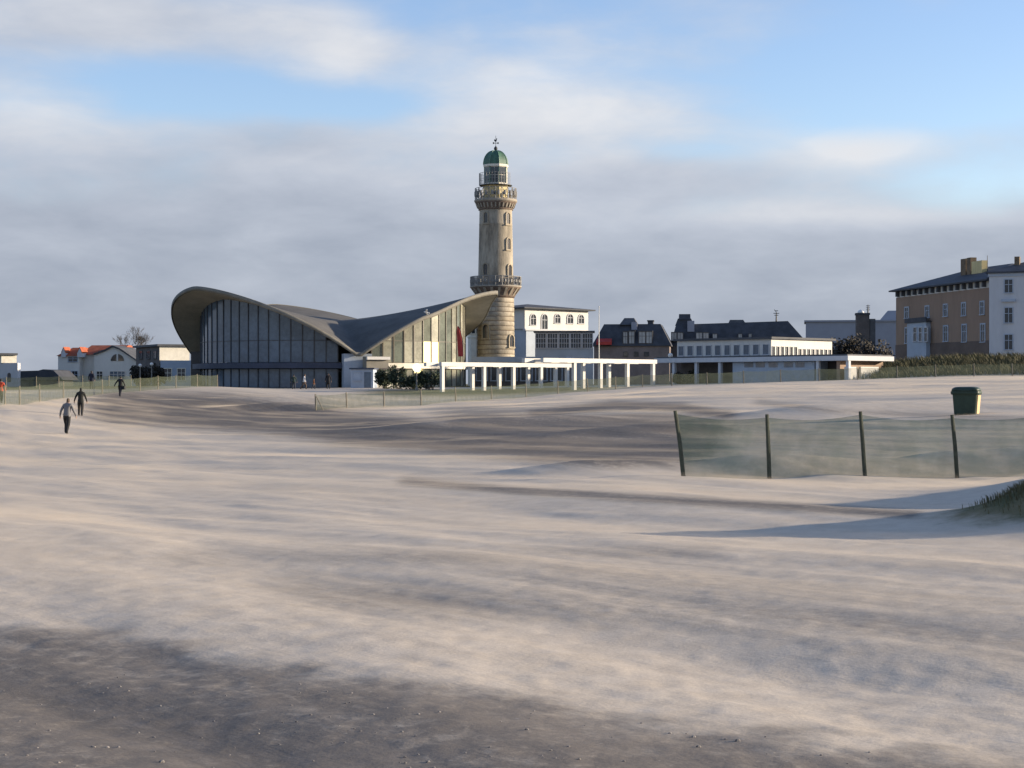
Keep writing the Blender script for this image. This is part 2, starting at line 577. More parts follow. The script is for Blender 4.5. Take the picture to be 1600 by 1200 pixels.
def _tps(r2):
    return np.where(r2 > 1e-12, 0.5 * r2 * np.log(np.maximum(r2, 1e-12)), 0.0)


_n = len(_P)
_A = np.zeros((_n + 3, _n + 3))
_A[:_n, :_n] = _tps(((_P[:, None] - _P[None]) ** 2).sum(-1)) + np.eye(_n) * 1e-3
_A[:_n, _n] = _A[_n, :_n] = 1
_A[:_n, _n + 1:] = _P
_A[_n + 1:, :_n] = _P.T
_W = np.linalg.solve(_A, np.concatenate([_Z, np.zeros(3)]))

# mounds: photo column, distance, height, half-size across, half-size in depth
MOUNDS = [(930, 36.5, 0.26, 1.3, 0.75), (1220, 36.5, 0.34, 1.7, 0.8), (1480, 37, 0.30, 1.1, 0.8), (1640, 37, 0.35, 1.0, 0.9),
          (1800, 20.4, 1.05, 1.05, 0.9), (1990, 25, 1.3, 2.2, 2.5),
          (440, 118, 0.55, 3.0, 1.6), (420, 128, 0.5, 6, 3.0), (1010, 60, 0.35, 3.0, 1.4), (1330, 68, 0.45, 3.5, 1.5), (760, 74, 0.30, 5, 2.0)]
WC, WS = math.cos(R(-51.5)), math.sin(R(-51.5))


def ground(x, y):
    x, y = np.asarray(x, float), np.asarray(y, float)
    u, v = _uv(x, y)
    z = _W[_n] + _W[_n + 1] * u + _W[_n + 2] * v
    for i in range(_n):
        z = z + _W[i] * _tps((u - _P[i, 0]) ** 2 + (v - _P[i, 1]) ** 2)
    for px, D, h, sx, sy in MOUNDS:
        cx = (px - 800) / F * D
        z = z + h * np.exp(-0.5 * (((x - cx) / sx) ** 2 + ((y - D) / sy) ** 2))
    # the grassed dune in front of the ochre villa
    rx = (1510 - 800) / F * 166
    z = z + 1.9 * np.exp(-0.5 * (((y - 168) / 5.5) ** 2)) / (1 + np.exp(-(x - rx + 9.0) / 2.2))
    # wind-laid relief, fading out on the promenade
    along, across = x * WC + y * WS, -x * WS + y * WC
    near = 1 / (1 + np.exp((y - 150) / 8.0))
    z = z + near * (0.16 * fbm(along / 11.0, across / 3.6, 5, 4) + 0.022 * fbm(along / 3.2, across / 0.9, 9, 3))
    n2 = np.exp(-np.maximum(y, 0) / 22.0)
    z = z + n2 * (0.014 * fbm(x / 0.42, y / 0.5, 21, 3) + 0.010 * fbm(x / 0.12, y / 0.12, 31, 2))
    return z


def gz(x, y):
    return float(ground(np.array([x]), np.array([y]))[0])


def seg_field(px, py, pts, w):
    """soft band along a polyline, half-width w"""
    best = np.full(px.shape, 1e9)
    for (x0, y0), (x1, y1) in zip(pts[:-1], pts[1:]):
        dx, dy = x1 - x0, y1 - y0
        t = np.clip(((px - x0) * dx + (py - y0) * dy) / (dx * dx + dy * dy), 0, 1)
        d = np.hypot((px - x0 - t * dx) * 0.35, py - y0 - t * dy)
        best = np.minimum(best, d)
    return np.exp(-0.5 * (best / w) ** 2)


def make_ground():
    ys = np.concatenate([np.linspace(-40, 4.5, 24)[:-1], 4.5 * (330 / 4.5) ** (np.linspace(0, 1, 760)), np.geomspace(345, 9000, 14)])
    t = np.linspace(-1, 1, 521)
    k = np.where(np.abs(t) < 0.8, t / 0.8 * 0.42, np.sign(t) * (0.42 + (np.abs(t) - 0.8) / 0.2 * 2.6))
    Y, K = np.meshgrid(ys, k, indexing='ij')
    X = K * (np.maximum(Y, 0) + 9.0 + np.maximum(-Y, 0))
    Z = ground(X, Y)
    Yp = np.maximum(Y, 1.0)
    px, py = 800 + X / Yp * F, 600 - (Z - CZ) / Yp * F
    nz = fbm(X * WC / 5 + Y * WS / 5, -X * WS / 1.2 + Y * WC / 1.2, 77, 4)
    damp_shade = 0.10 + 0 * X  # moist sand, plus shade of slopes facing away put into the colour
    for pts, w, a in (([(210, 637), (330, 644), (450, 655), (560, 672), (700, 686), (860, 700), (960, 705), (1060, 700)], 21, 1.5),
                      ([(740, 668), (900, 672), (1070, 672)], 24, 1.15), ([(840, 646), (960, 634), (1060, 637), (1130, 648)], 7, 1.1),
                      ([(640, 752), (800, 766), (1000, 778), (1200, 789), (1420, 803)], 7.5, 0.95),  # shade behind the crest, painted as dark sand
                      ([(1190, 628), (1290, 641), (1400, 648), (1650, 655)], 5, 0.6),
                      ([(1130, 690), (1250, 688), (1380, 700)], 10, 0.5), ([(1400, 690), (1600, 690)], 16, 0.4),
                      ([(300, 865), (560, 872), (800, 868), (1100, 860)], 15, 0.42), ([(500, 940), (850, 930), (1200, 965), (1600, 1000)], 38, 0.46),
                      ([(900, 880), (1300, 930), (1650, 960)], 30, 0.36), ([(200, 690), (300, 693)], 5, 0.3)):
        damp_shade = np.maximum(damp_shade, a * seg_field(px, py, pts, w))
    # shelly moist sand at the water side, in front of the drifting band
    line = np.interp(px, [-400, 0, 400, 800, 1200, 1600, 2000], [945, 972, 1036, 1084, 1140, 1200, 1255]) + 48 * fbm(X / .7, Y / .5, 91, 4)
    damp_shade = np.maximum(damp_shade, 0.92 / (1 + np.exp(-np.clip(py - line, -400, 400) / 19.0)))
    damp_shade = np.where(Y < 4.0, 0.92, damp_shade)
    damp_shade = damp_shade - 0.25 * np.exp(-0.5 * ((py - 745) / 55.0) ** 2) - 0.22 * np.exp(-0.5 * ((py - line + 55) / 28.0) ** 2)
    turf = np.zeros_like(X)
    turf = np.maximum(turf, np.exp(-0.5 * ((Y - 168) / 7.0) ** 2) * (px > 1340) * 1.0 / (1 + np.exp(-(px - 1370) / 12.0)))
    turf = np.maximum(turf, (np.exp(-0.5 * ((Y - 172) / 16.0) ** 2)) / (1 + np.exp((px - 250) / 30.0)))
    turf = np.maximum(turf, np.exp(-0.5 * ((Y - 160) / 14.0) ** 2) * 0.75 * np.exp(-0.5 * ((px - 760) / 200.0) ** 4))
    mx = 7.2
    turf = np.maximum(turf, 1.0 * np.exp(-0.5 * (((X - mx) / 1.3) ** 2 + ((Y - 20.5) / 1.3) ** 2)) * 1.3)
    turf = np.where(Y > 186, np.maximum(turf, 0.75), turf)
    ny, nx = X.shape
    vs = np.stack([X, Y, Z], -1).reshape(-1, 3)
    idx = np.arange(ny * nx).reshape(ny, nx)
    fs = np.stack([idx[:-1, :-1], idx[:-1, 1:], idx[1:, 1:], idx[1:, :-1]], -1).reshape(-1, 4)
    me = bpy.data.meshes.new('beach_sand')
    me.vertices.add(len(vs))
    me.vertices.foreach_set('co', vs.ravel())
    me.loops.add(fs.size)
    me.loops.foreach_set('vertex_index', fs.ravel())
    me.polygons.add(len(fs))
    me.polygons.foreach_set('loop_start', np.arange(0, fs.size, 4))
    me.polygons.foreach_set('loop_total', np.full(len(fs), 4))
    me.polygons.foreach_set('use_smooth', np.ones(len(fs), bool))
    me.update(calc_edges=True)
    for nm, a in (('damp_shade', damp_shade), ('turf', turf)):
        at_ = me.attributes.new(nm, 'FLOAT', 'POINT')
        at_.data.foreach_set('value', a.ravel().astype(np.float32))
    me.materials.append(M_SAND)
    o = bpy.data.objects.new('beach_sand', me)
    COL.objects.link(o)
    tag(o, 'pale windblown beach sand with moist dark patches and painted shade bands', 'beach', kind='structure')


make_ground()


# ------------------------------------------------------------------ lighthouse
def lighthouse():
    D = 214.0
    cx, cy = (774.6 - 800) / F * D, D
    k = D / F
    zz = lambda py: CZ + (600 - py) * k
    g = gz(cx, cy)
    T = thing('lighthouse', 'tall pale brick lighthouse with green copper dome and two railed galleries', 'lighthouse', (cx, cy, g))
    # lower shaft: separate courses with recessed joints
    r = lambda py: np.interp(py, [330, 440, 466, 553, 615], [25.4, 27.6, 28.6, 29.6, 30.4]) * k
    core = MB()
    core.lathe([(r(612) - 0.06, g - 0.8), (r(466) - 0.06, zz(464))], 48, (cx, cy))
    core.build('core', M_CORBEL, T, True)
    pys = list(np.arange(612, 466, -7.3))
    for i, y0 in enumerate(pys):
        y1 = max(y0 - 7.3, 464.5)
        a, b = zz(y0) + 0.03, zz(y1) - 0.03
        m = MB()
        m.lathe([(r(y0) - 0.15, a), (r(y0) - 0.02, a), (r(y0), a + 0.04), (r(y1), b - 0.04), (r(y1) - 0.02, b), (r(y1) - 0.15, b)], 56, (cx, cy))
        m.build('brick_course', (M_STONE_B, M_STONE, M_STONE_C)[(i * 7 + i // 3) % 3], T, True)
    # lower gallery
    m = MB()
    m.lathe([(r(470), zz(465.5)), (r(466) + 0.12, zz(464.5)), (30.5 * k, zz(462)), (33 * k, zz(457)), (37.5 * k, zz(452)), (39.5 * k, zz(450.5)), (39.5 * k, zz(449.2)), (26 * k, zz(449))], 64, (cx, cy))
    c1 = m.build('corbel_ring', M_CORBEL, T, True)
    for i in range(20):
        t = 2 * math.pi * (i + 0.5) / 20
        q = MB()
        f = Face((cx, cy), 0)
        f.u = Vector((-math.sin(t), math.cos(t), 0))
        f.n = Vector((math.cos(t), math.sin(t), 0))
        pts = [(29.5 * k, zz(464)), (39 * k, zz(451)), (39 * k, zz(449.6)), (29.5 * k, zz(449.6))]
        q.hexa([f.p(-0.16, z, d) for d, z in pts] + [f.p(0.16, z, d) for d, z in pts])
        q.build('bracket', M_SLAB, c1)
    m = MB()
    m.lathe([(26 * k, zz(449.6)), (40.2 * k, zz(449.4)), (40.5 * k, zz(448.8)), (40.2 * k, zz(447.4)), (26 * k, zz(447.2))], 64, (cx, cy))
    m.build('gallery_slab', M_SLAB, T)
    railing(T, cx, cy, 39.4 * k, zz(447.3), zz(433), 24, 0.045, M_RAIL, panels=True)
    # upper shaft
    m = MB()
    m.lathe([(r(449), zz(448)), (r(440), zz(440)), (r(400), zz(400)), (r(352), zz(352)), (r(351) + 0.03, zz(351.4)), (r(350), zz(350)), (r(330), zz(330)), (r(330), zz(318))], 64, (cx, cy))
    m.build('shaft', M_STONE, T, True)
    # top gallery
    m = MB()
    m.lathe([(r(330) - .1, zz(329.5)), (r(330) + 0.16, zz(328.6)), (26.9 * k, zz(327.2)), (28 * k, zz(323.5)), (30.5 * k, zz(320)), (32 * k, zz(318)), (32.4 * k, zz(316.8)), (25 * k, zz(316.5))], 64, (cx, cy))
    c2 = m.build('corbel_ring', M_CORBEL, T, True)
    for i in range(30):
        t = 2 * math.pi * (i + 0.5) / 30
        q = MB()
        f = Face((cx, cy), 0)
        f.u = Vector((-math.sin(t), math.cos(t), 0))
        f.n = Vector((math.cos(t), math.sin(t), 0))
        pts = [(26 * k, zz(327.5)), (29.2 * k, zz(325.4)), (31.6 * k, zz(319)), (26 * k, zz(318))]
        q.hexa([f.p(-0.10, z, d) for d, z in pts] + [f.p(0.10, z, d) for d, z in pts])
        q.build('bracket', M_SLAB, c2)
    m = MB()
    m.lathe([(24 * k, zz(317)), (32.6 * k, zz(316.8)), (33.6 * k, zz(315.4)), (33.6 * k, zz(313.4)), (32.8 * k, zz(312.2)), (19 * k, zz(311.9))], 64, (cx, cy))
    m.build('gallery_slab', M_SLAB, T)
    railing(T, cx, cy, 32.2 * k, zz(312.1), zz(295), 20, 0.035, M_RAIL, ornate=True)
    # octagonal drum, lantern and dome
    a8 = R(22.5 - 6)
    m = MB()
    m.lathe([(20.9 * k, zz(312)), (20.9 * k, zz(310)), (20.2 * k, zz(309)), (20.2 * k, zz(293)), (20.8 * k, zz(292)), (20.8 * k, zz(290.6))], 8, (cx, cy), a8)
    drum = m.build('drum', M_YELLOW, T)
    for i in range(8):
        t = a8 + math.pi / 8 + i * math.pi / 4
        f = Face((cx, cy), 0)
        f.n = Vector((math.cos(t), math.sin(t), 0))
        f.u = Vector((-math.sin(t), math.cos(t), 0))
        f.O = f.O + f.n * (20.2 * k * math.cos(math.pi / 8))
        q = MB()
        f.arch(q, -0.22, 0.22, zz(305.5), zz(300.5), -0.05, 0.02)
        q.build('porthole', M_GLASS, drum)
    m = MB()
    m.lathe([(18 * k, zz(290.8)), (25.6 * k, zz(290.6)), (25.6 * k, zz(289.6)), (18 * k, zz(289.4))], 32, (cx, cy), 0)
    m.build('lantern_walkway', M_IRON, T)
    railing(T, cx - 0.05, cy, 25.2 * k, zz(289.6), zz(271.5), 18, 0.022, M_RAIL, arc=(R(140), R(335)))
    m = MB()
    m.lathe([(19.2 * k, zz(289.8)), (19.2 * k, zz(287.2)), (18.3 * k, zz(287.1)), (18.3 * k, zz(261.8)), (19.8 * k, zz(261.6)), (20.3 * k, zz(259.4)), (20.3 * k, zz(258)), (18 * k, zz(257.6))], 8, (cx, cy), a8)
    lan = m.build('lantern', M_CREAM, T)
    for i in range(8):
        t = a8 + math.pi / 8 + i * math.pi / 4
        f = Face((cx, cy), 0)
        f.n = Vector((math.cos(t), math.sin(t), 0))
        f.u = Vector((-math.sin(t), math.cos(t), 0))
        f.O = f.O + f.n * (18.3 * k * math.cos(math.pi / 8))
        w = 18.3 * k * math.sin(math.pi / 8)
        lit_side = f.n.x > 0.72  # sunlit faces: sun put into colour, plain cream without dark panes
        if not lit_side:
            for z0, z1 in ((zz(286.5), zz(275)), (zz(274.3), zz(262.4))):
                for j in range(2):
                    q = MB()
                    f.box(q, -w * 0.93 + j * w * 0.95, -w * 0.93 + j * w * 0.95 + w * 0.89, z0, z1, -0.1, 0.02)
                    q.build('pane', M_GLASS, lan)
        q = MB()
        f.box(q, w - 0.05, w + 0.05, zz(287), zz(261.8), -0.1, 0.06)
        q.build('glazing_post', M_COPPER_RIB if not lit_side else M_CREAM, lan)
    prof = []
    for i in range(11):
        t = i / 10 * math.pi / 2
        prof.append((max(20 * k * math.cos(t) ** 0.8, 1.6 * k), zz(258) + (258 - 235.5) * k * math.sin(t)))
    m = MB()
    m.lathe(prof, 8, (cx, cy), a8)
    dome = m.build('dome', M_COPPER, T)
    for i in range(8):
        t = a8 + i * math.pi / 4
        q = MB()
        for (r0, z0), (r1, z1) in zip(prof[:-1], prof[1:]):
            q.tube((cx + r0 * math.cos(t), cy + r0 * math.sin(t), z0), (cx + r1 * math.cos(t), cy + r1 * math.sin(t), z1), 0.06, 0.06, 6)
        q.build('rib', M_COPPER_RIB, dome)
    m = MB()
    m.lathe([(2.0 * k, zz(237)), (1.6 * k, zz(235)), (2.6 * k, zz(233.8)), (2.9 * k, zz(232)), (2.2 * k, zz(230)), (1.0 * k, zz(229)), (0.35 * k, zz(227.5)), (0.3 * k, zz(212))], 16, (cx, cy))
    fin = m.build('finial', M_IRON, dome, True)
    m = MB()
    z = zz(223.6)
    m.tube((cx - 3.6 * k, cy, z), (cx + 3.6 * k, cy, z), 0.035, n=6)
    m.tube((cx, cy - 3.6 * k, z), (cx, cy + 3.6 * k, z), 0.035, n=6)
    for a in (-1, 1):
        m.box((cx + a * 3.6 * k, cy, z), (0.16, 0.05, 0.22))
    m.build('compass_arms', M_IRON, T)
    # weather vane figure
    m = MB()
    oc = [(-2.6, 219.8), (-2.3, 217.2), (-1.2, 218.4), (0.4, 218.2), (1.3, 215.6), (2.3, 216.6), (1.6, 218.4), (1.4, 220.4), (0.1, 221.6), (-1.2, 221.3)]
    vs = [(cx + x * k, cy - 0.04, zz(y)) for x, y in oc] + [(cx + x * k, cy + 0.04, zz(y)) for x, y in oc]
    n = len(oc)
    m.add(vs, [tuple(range(n)), tuple(range(2 * n - 1, n - 1, -1))] + [(i, i + n, (i + 1) % n + n, (i + 1) % n) for i in range(n)])
    m.build('weather_vane', M_IRON, T)
    # windows
    for px, y1, y0, w in ((759.8, 334, 350, 5.0), (793.6, 334.5, 352, 5.0), (794.4, 374, 391, 5.0), (759.4, 414, 431, 6.0), (796.2, 415, 432, 5.0), (759.4, 508, 529, 8.5), (799.0, 524, 542, 6.5)):
        rr = r((y0 + y1) / 2)
        a = math.asin(max(-0.97, min(0.97, (px - 774.6) * k / rr)))
        f = Face((cx, cy), math.degrees(a))
        f.O = f.O + f.n * (rr - 0.02)
        hw = w * k / 2 / max(0.55, math.cos(a))
        q = MB()
        f.archband(q, -hw, hw, zz(y0), zz(y1), 0.17, -0.12, 0.12)
        f.box(q, -hw - .24, hw + .24, zz(y0) - 0.18, zz(y0), -0.12, 0.18)
        wn = q.build('window', M_STONE_C, T)
        q = MB()
        f.arch(q, -hw, hw, zz(y0), zz(y1), -0.2, 0.035)
        q.build('pane', M_GLASS, wn)
        q = MB()
        f.box(q, -0.03, 0.03, zz(y0), zz(y1) - .1, -0.1, 0.055)
        q.build('glazing_bar', M_CORBEL, wn)


def railing(T, cx, cy, r, z0, z1, n, th, m, arc=None, panels=False, ornate=False):
    a0, a1 = arc or (0, 2 * math.pi)
    full = arc is None
    ps = [(cx + r * math.cos(a0 + (a1 - a0) * i / n), cy + r * math.sin(a0 + (a1 - a0) * i / n)) for i in range(n + 1)]
    rail = None
    for lv in (1.0, 0.06, 0.5):
        mb = MB()
        z = z0 + (z1 - z0) * lv
        for i in range(n):
            mb.tube((*ps[i], z), (*ps[i + 1], z), th * (1.1 if lv == 1 else 0.8), n=5)
        o = mb.build('railing' if rail is None else 'rail', m, rail or T)
        rail = rail or o
    for i in range(n if full else n + 1):
        q = MB()
        q.tube((*ps[i], z0 - 0.02), (*ps[i], z1 + 0.04), th * 1.3, n=6)
        q.build('baluster', m, rail)
    for i in range(n):
        a, b = Vector((*ps[i], 0)), Vector((*ps[i + 1], 0))
        if ornate:
            q = MB()
            q.tube((a.x, a.y, z0 + 0.05), (b.x, b.y, z1), th * 0.9, n=5)
            q.tube((b.x, b.y, z0 + 0.05), (a.x, a.y, z1), th * 0.9, n=5)
            c = (a + b) / 2
            q.tube((c.x, c.y, z0 + (z1 - z0) * .3), (c.x, c.y, z0 + (z1 - z0) * .7), 0.16, n=8)
            q.build('scrollwork', m, rail)
        elif panels:
            q = MB()
            for j in range(1, 7):
                c = a.lerp(b, j / 7)
                q.tube((c.x, c.y, z0), (c.x, c.y, z1), th * 0.75, n=4)
            c = (a + b) / 2
            q.tube((c.x, c.y, z0 + (z1 - z0) * .35), (c.x, c.y, z0 + (z1 - z0) * .65), 0.13, n=6)
            q.build('bar_panel', m, rail)


lighthouse()


# ------------------------------------------------------------------ pavilion with the three-lobed shell roof
def shell_hall():
    D = 205.0
    cx, cy = (521 - 800) / F * D, D
    g = gz(cx, cy) - 0.2
    T = thing('shell_roofed_hall', 'glazed round hall under a dark three-lobed curved concrete shell roof', 'hall', (cx, cy, g))
    TH = -135.0
    HL, HR = 20.3, 18.5
    KA = [-195.0, -135.0, -75.0, -15.0, 50.0, 119.0, 165.0]     # low, high, low, high, low, high, low
    KP = [-180.0, 0.0, 180.0, 360.0, 540.0, 720.0, 900.0]

    def lobe(t):
        t = (t + 195.0) % 360.0 - 195.0
        ph = abs((float(np.interp(t, KA, KP)) + 180.0) % 360.0 - 180.0) / 180.0
        return 1 - 2 * ph ** 1.45

    def surf(t, rho):
        f = lobe(t)
        r = (HL + HR) / 2 + (HL - HR) / 2 * f
        tt = (t + 195.0) % 360.0 - 195.0
        if -75.0 < tt < 50.0 and f > 0:                     # the lobe beside the lighthouse runs out to a point
            r = (HL + HR) / 2 - .3 * f + 1.9 * f ** 6
            f = f ** 1.25
        q = rho ** 1.55
        z = 9.35 + q * (3.95 * f - 0.45 * f * f) * (0.86 if f > 0 and 50 < (t + 195.0) % 360.0 - 195.0 < 165 else 1.0) + 0.15 * (1 - rho)
        return Vector((cx + rho * r * math.cos(R(t)), cy + rho * r * math.sin(R(t)), z))
    NTh, NR = 180, 16
    top = [surf(360 * i / NTh, j / NR) for j in range(NR + 1) for i in range(NTh)]

    def grid(zoff, flip, shrink=1.0):
        vs, fs = [], []
        for j in range(1, NR + 1):
            for i in range(NTh):
                p = surf(360 * i / NTh, j / NR * shrink)
                vs.append((p.x, p.y, p.z + zoff))
        p = surf(0, 0)
        vs.append((p.x, p.y, p.z + zoff))
        c = len(vs) - 1
        for i in range(NTh):
            k = (i + 1) % NTh
            tri = (c, i, k)
            fs.append(tri if not flip else tri[::-1])
            for j in range(NR - 1):
                q = (j * NTh + i, (j + 1) * NTh + i, (j + 1) * NTh + k, j * NTh + k)
                fs.append(q if not flip else q[::-1])
        return vs, fs
    m = MB()
    m.add(*grid(0.0, False))
    roof = m.build('roof', M_ROOF_T, T, True)
    m = MB()
    m.add(*grid(-0.38, True, 0.995))
    m.build('soffit', M_SOFFIT, roof, True)
    vs, fs = [], []
    for i in range(NTh):
        p = surf(360 * i / NTh, 1.0)
        o = Vector((p.x - cx, p.y - cy, 0)).normalized()
        for dz, dr in ((-0.42, -0.02), (-0.42, 0.06), (0.05, 0.06), (0.05, -0.12)):
            vs.append((p.x + o.x * dr, p.y + o.y * dr, p.z + dz))
    for i in range(NTh):
        a, b = i * 4, ((i + 1) % NTh) * 4
        for j in range(4):
            k = (j + 1) % 4
            fs.append((a + j, b + j, b + k, a + k))
    m = MB()
    m.add(vs, fs)
    m.build('roof_edge', M_FASCIA, roof, True)
    # glazed gables: one under each lobe
    seg = 22
    for li, hc in enumerate((-135.0, -15.0, 108.0)):
        glass = (M_GLASS_T, M_GLASS_R, M_GLASS_T)[li]
        mull = (M_MULL, M_MULL_R, M_MULL)[li]
        span = 53.0 if li < 2 else 45.0
        RW = 0.845
        mb = MB()
        panes = []
        rw = lambda t: 16.1 + 0.25 * lobe(t)

        def wall_z(t):
            p = surf(t, 1.0)
            rr = math.hypot(p.x - cx, p.y - cy)
            return surf(t, rw(t) / rr).z - 0.36
        zband0, zband1 = 3.35, 4.15
        for i in range(seg + 1):
            t = hc - span + 2 * span * i / seg
            r0 = rw(t)
            x, y = cx + r0 * math.cos(R(t)), cy + r0 * math.sin(R(t))
            if wall_z(t) > g + 0.3:
                mb.box((x, y, (g + wall_z(t)) / 2), (0.2, 0.11, wall_z(t) - g), R(t))
        for i in range(seg):
            t0, t1 = hc - span + 2 * span * i / seg, hc - span + 2 * span * (i + 1) / seg
            zt0, zt1 = wall_z(t0), wall_z(t1)
            p0 = Vector((cx + rw(t0) * math.cos(R(t0)), cy + rw(t0) * math.sin(R(t0)), 0))
            p1 = Vector((cx + rw(t1) * math.cos(R(t1)), cy + rw(t1) * math.sin(R(t1)), 0))
            o = Vector((math.cos(R((t0 + t1) / 2)), math.sin(R((t0 + t1) / 2)), 0)) * 0.06
            levels = [(g, zband0), (zband1, 6.6), (6.68, 20.0)]
            for lv, (za, zb) in enumerate(levels):
                a0, a1 = min(zb, zt0), min(zb, zt1)
                if a0 - za < 0.25 or a1 - za < 0.25:
                    continue
                P = [(p0.x - o.x, p0.y - o.y, za), (p1.x - o.x, p1.y - o.y, za), (p1.x + o.x * .2, p1.y + o.y * .2, za), (p0.x + o.x * .2, p0.y + o.y * .2, za)]
                Q = [(p0.x - o.x, p0.y - o.y, a0), (p1.x - o.x, p1.y - o.y, a1), (p1.x + o.x * .2, p1.y + o.y * .2, a1), (p0.x + o.x * .2, p0.y + o.y * .2, a0)]
                panes.append((i, lv, P, Q))
            if min(zt0, zt1) > 6.75:
                mb.hexa([(p0.x, p0.y, 6.6), (p1.x, p1.y, 6.6), (p1.x + o.x, p1.y + o.y, 6.6), (p0.x + o.x, p0.y + o.y, 6.6),
                         (p0.x, p0.y, 6.68), (p1.x, p1.y, 6.68), (p1.x + o.x, p1.y + o.y, 6.68), (p0.x + o.x, p0.y + o.y, 6.68)])
        fr = mb.build('window_wall', mull, T)
        glints = {(5, 1), (6, 1), (4, 0)} if li == 1 else set()
        for i, lv, P, Q in panes:
            q = MB()
            q.hexa(P + Q)
            gm = M_GLINT if (i, lv) in glints else (glass if li != 1 else (M_GLASS_R2, M_GLASS_R3, M_GLASS_R2, M_GLASS_R)[(i * 3 + lv * 2 + i // 4) % 4])  # window glints and reflections painted in as glow and pane tint
            q.build('pane', gm, fr)
        # canopy band between the storeys
        m = MB()
        vs, fs = [], []
        nn = 40
        for i in range(nn + 1):
            t = hc - span - 3 + 2 * (span + 3) * i / nn
            for dr, z in ((-0.4, zband0), (1.0 if li == 0 else 0.35, zband0 + 0.1), (1.0 if li == 0 else 0.35, zband1 - 0.1), (-0.4, zband1)):
                vs.append((cx + (rw(t) + dr) * math.cos(R(t)), cy + (rw(t) + dr) * math.sin(R(t)), z))
        for i in range(nn):
            for j in range(4):
                k = (j + 1) % 4
                fs.append((i * 4 + j, (i + 1) * 4 + j, (i + 1) * 4 + k, i * 4 + k))
        fs += [(0, 1, 2, 3), tuple(nn * 4 + j for j in (3, 2, 1, 0))]
        m.add(vs, fs)
        m.build('canopy', M_BAND if li != 1 else M_CREAM, T)
        # solid pier where the shell comes down
        t = hc + 60
        p = surf(t, 0.93)
        q = MB()
        q.box((p.x, p.y, (g + p.z - 0.4) / 2 - 0.1), (1.6, 3.2, p.z - 0.4 - g + 0.3), R(t))
        q.build('pier', M_BROWN if li != 0 else M_BLUEGREY, T)
    # the glowing globe before this gable is built further down
    # floor plate closes the building from below
    q = MB()
    q.lathe([(15.6, g - 0.3), (17.2, g + 0.12)], 40, (cx, cy))
    q.build('floor_plate', M_BROWN, T)
    return T


shell_hall()


# ------------------------------------------------------------------ generic buildings
def block(T, f, s0, s1, depth, z0, z1, m, name='wall'):
    mb = MB()
    f.box(mb, s0, s1, z0, z1, -depth, 0)
    return mb.build(name, m, T)


def bldg(name, label, cat, px, D, ang):
    O = at(px, 600, D)
    f = Face((O.x, O.y), ang)
    return thing(name, label, cat, (O.x, O.y, gz(O.x, O.y)), None), f, gz(O.x, O.y) - 0.6


def white_villa():
    T, f, g = bldg('white_villa', 'white two-storey villa with round-headed windows beside the lighthouse', 'villa', 820, 228, 42)
    s1 = f.s(919)
    zt, zm = f.z(820, 482), f.z(870, 515)
    block(T, f, 0, s1, 12, zm, zt, M_WHITE, 'upper_wall')
    block(T, f, 0.25, s1 - 0.1, 11.6, g, zm - 0.002, M_BLUEGREY, 'lower_wall')  # shade on the lower white wall put in as blue-grey
    f.hip('roof', M_SLATE, T, 0, s1, -12, 0, zt, zt + 1.0, 0.75)
    mb = MB()
    f.box(mb, -0.1, s1 + 0.1, zm - 0.25, zm - 0.003, -0.3, 0.25)
    mb.build('string_course', M_WHITE_B, T)
    for a, b, y0, y1 in ((829, 837, 491, 507.5), (846.5, 855, 491, 514), (867, 875, 491, 504.5), (886.5, 895, 491, 505), (904, 912, 492, 505)):
        f.window(T, f.s(a), f.s(b), f.z(a, y0 + (y1 - y0)), f.z(a, y0), arched=True, fw=0.14, frame=M_WHITE_B)
    # winter garden
    W0 = at(836, 600, 221.5)
    ff = Face((W0.x, W0.y), -3)
    W = ff.s(927)
    zg, zc = ff.z(836, 545), ff.z(836, 519.5)
    q = MB()
    ff.box(q, 0, W, g, zg, -3.5, 0)
    wg = q.build('winter_garden', M_BLUEGREY, T)  # blue-grey colour and turned face put its shade in
    q = MB()
    ff.box(q, .08, W - .08, zg + .002, zc - .002, -3.4, -.05)
    q.build('glazed_core', M_GLASS_T, wg)
    q = MB()
    ff.box(q, -.2, W + .2, zc, zc + .22, -3.6, .25)
    q.build('flat_roof', M_SLATE_B, wg)
    for i in range(5):
        ff.window(T, W * i / 5 + 0.14, W * (i + 1) / 5 - 0.14, zg + 0.12, zc - 0.16, bars=3, rows=2, fw=0.12, frame=M_WHITE_B)


white_villa()


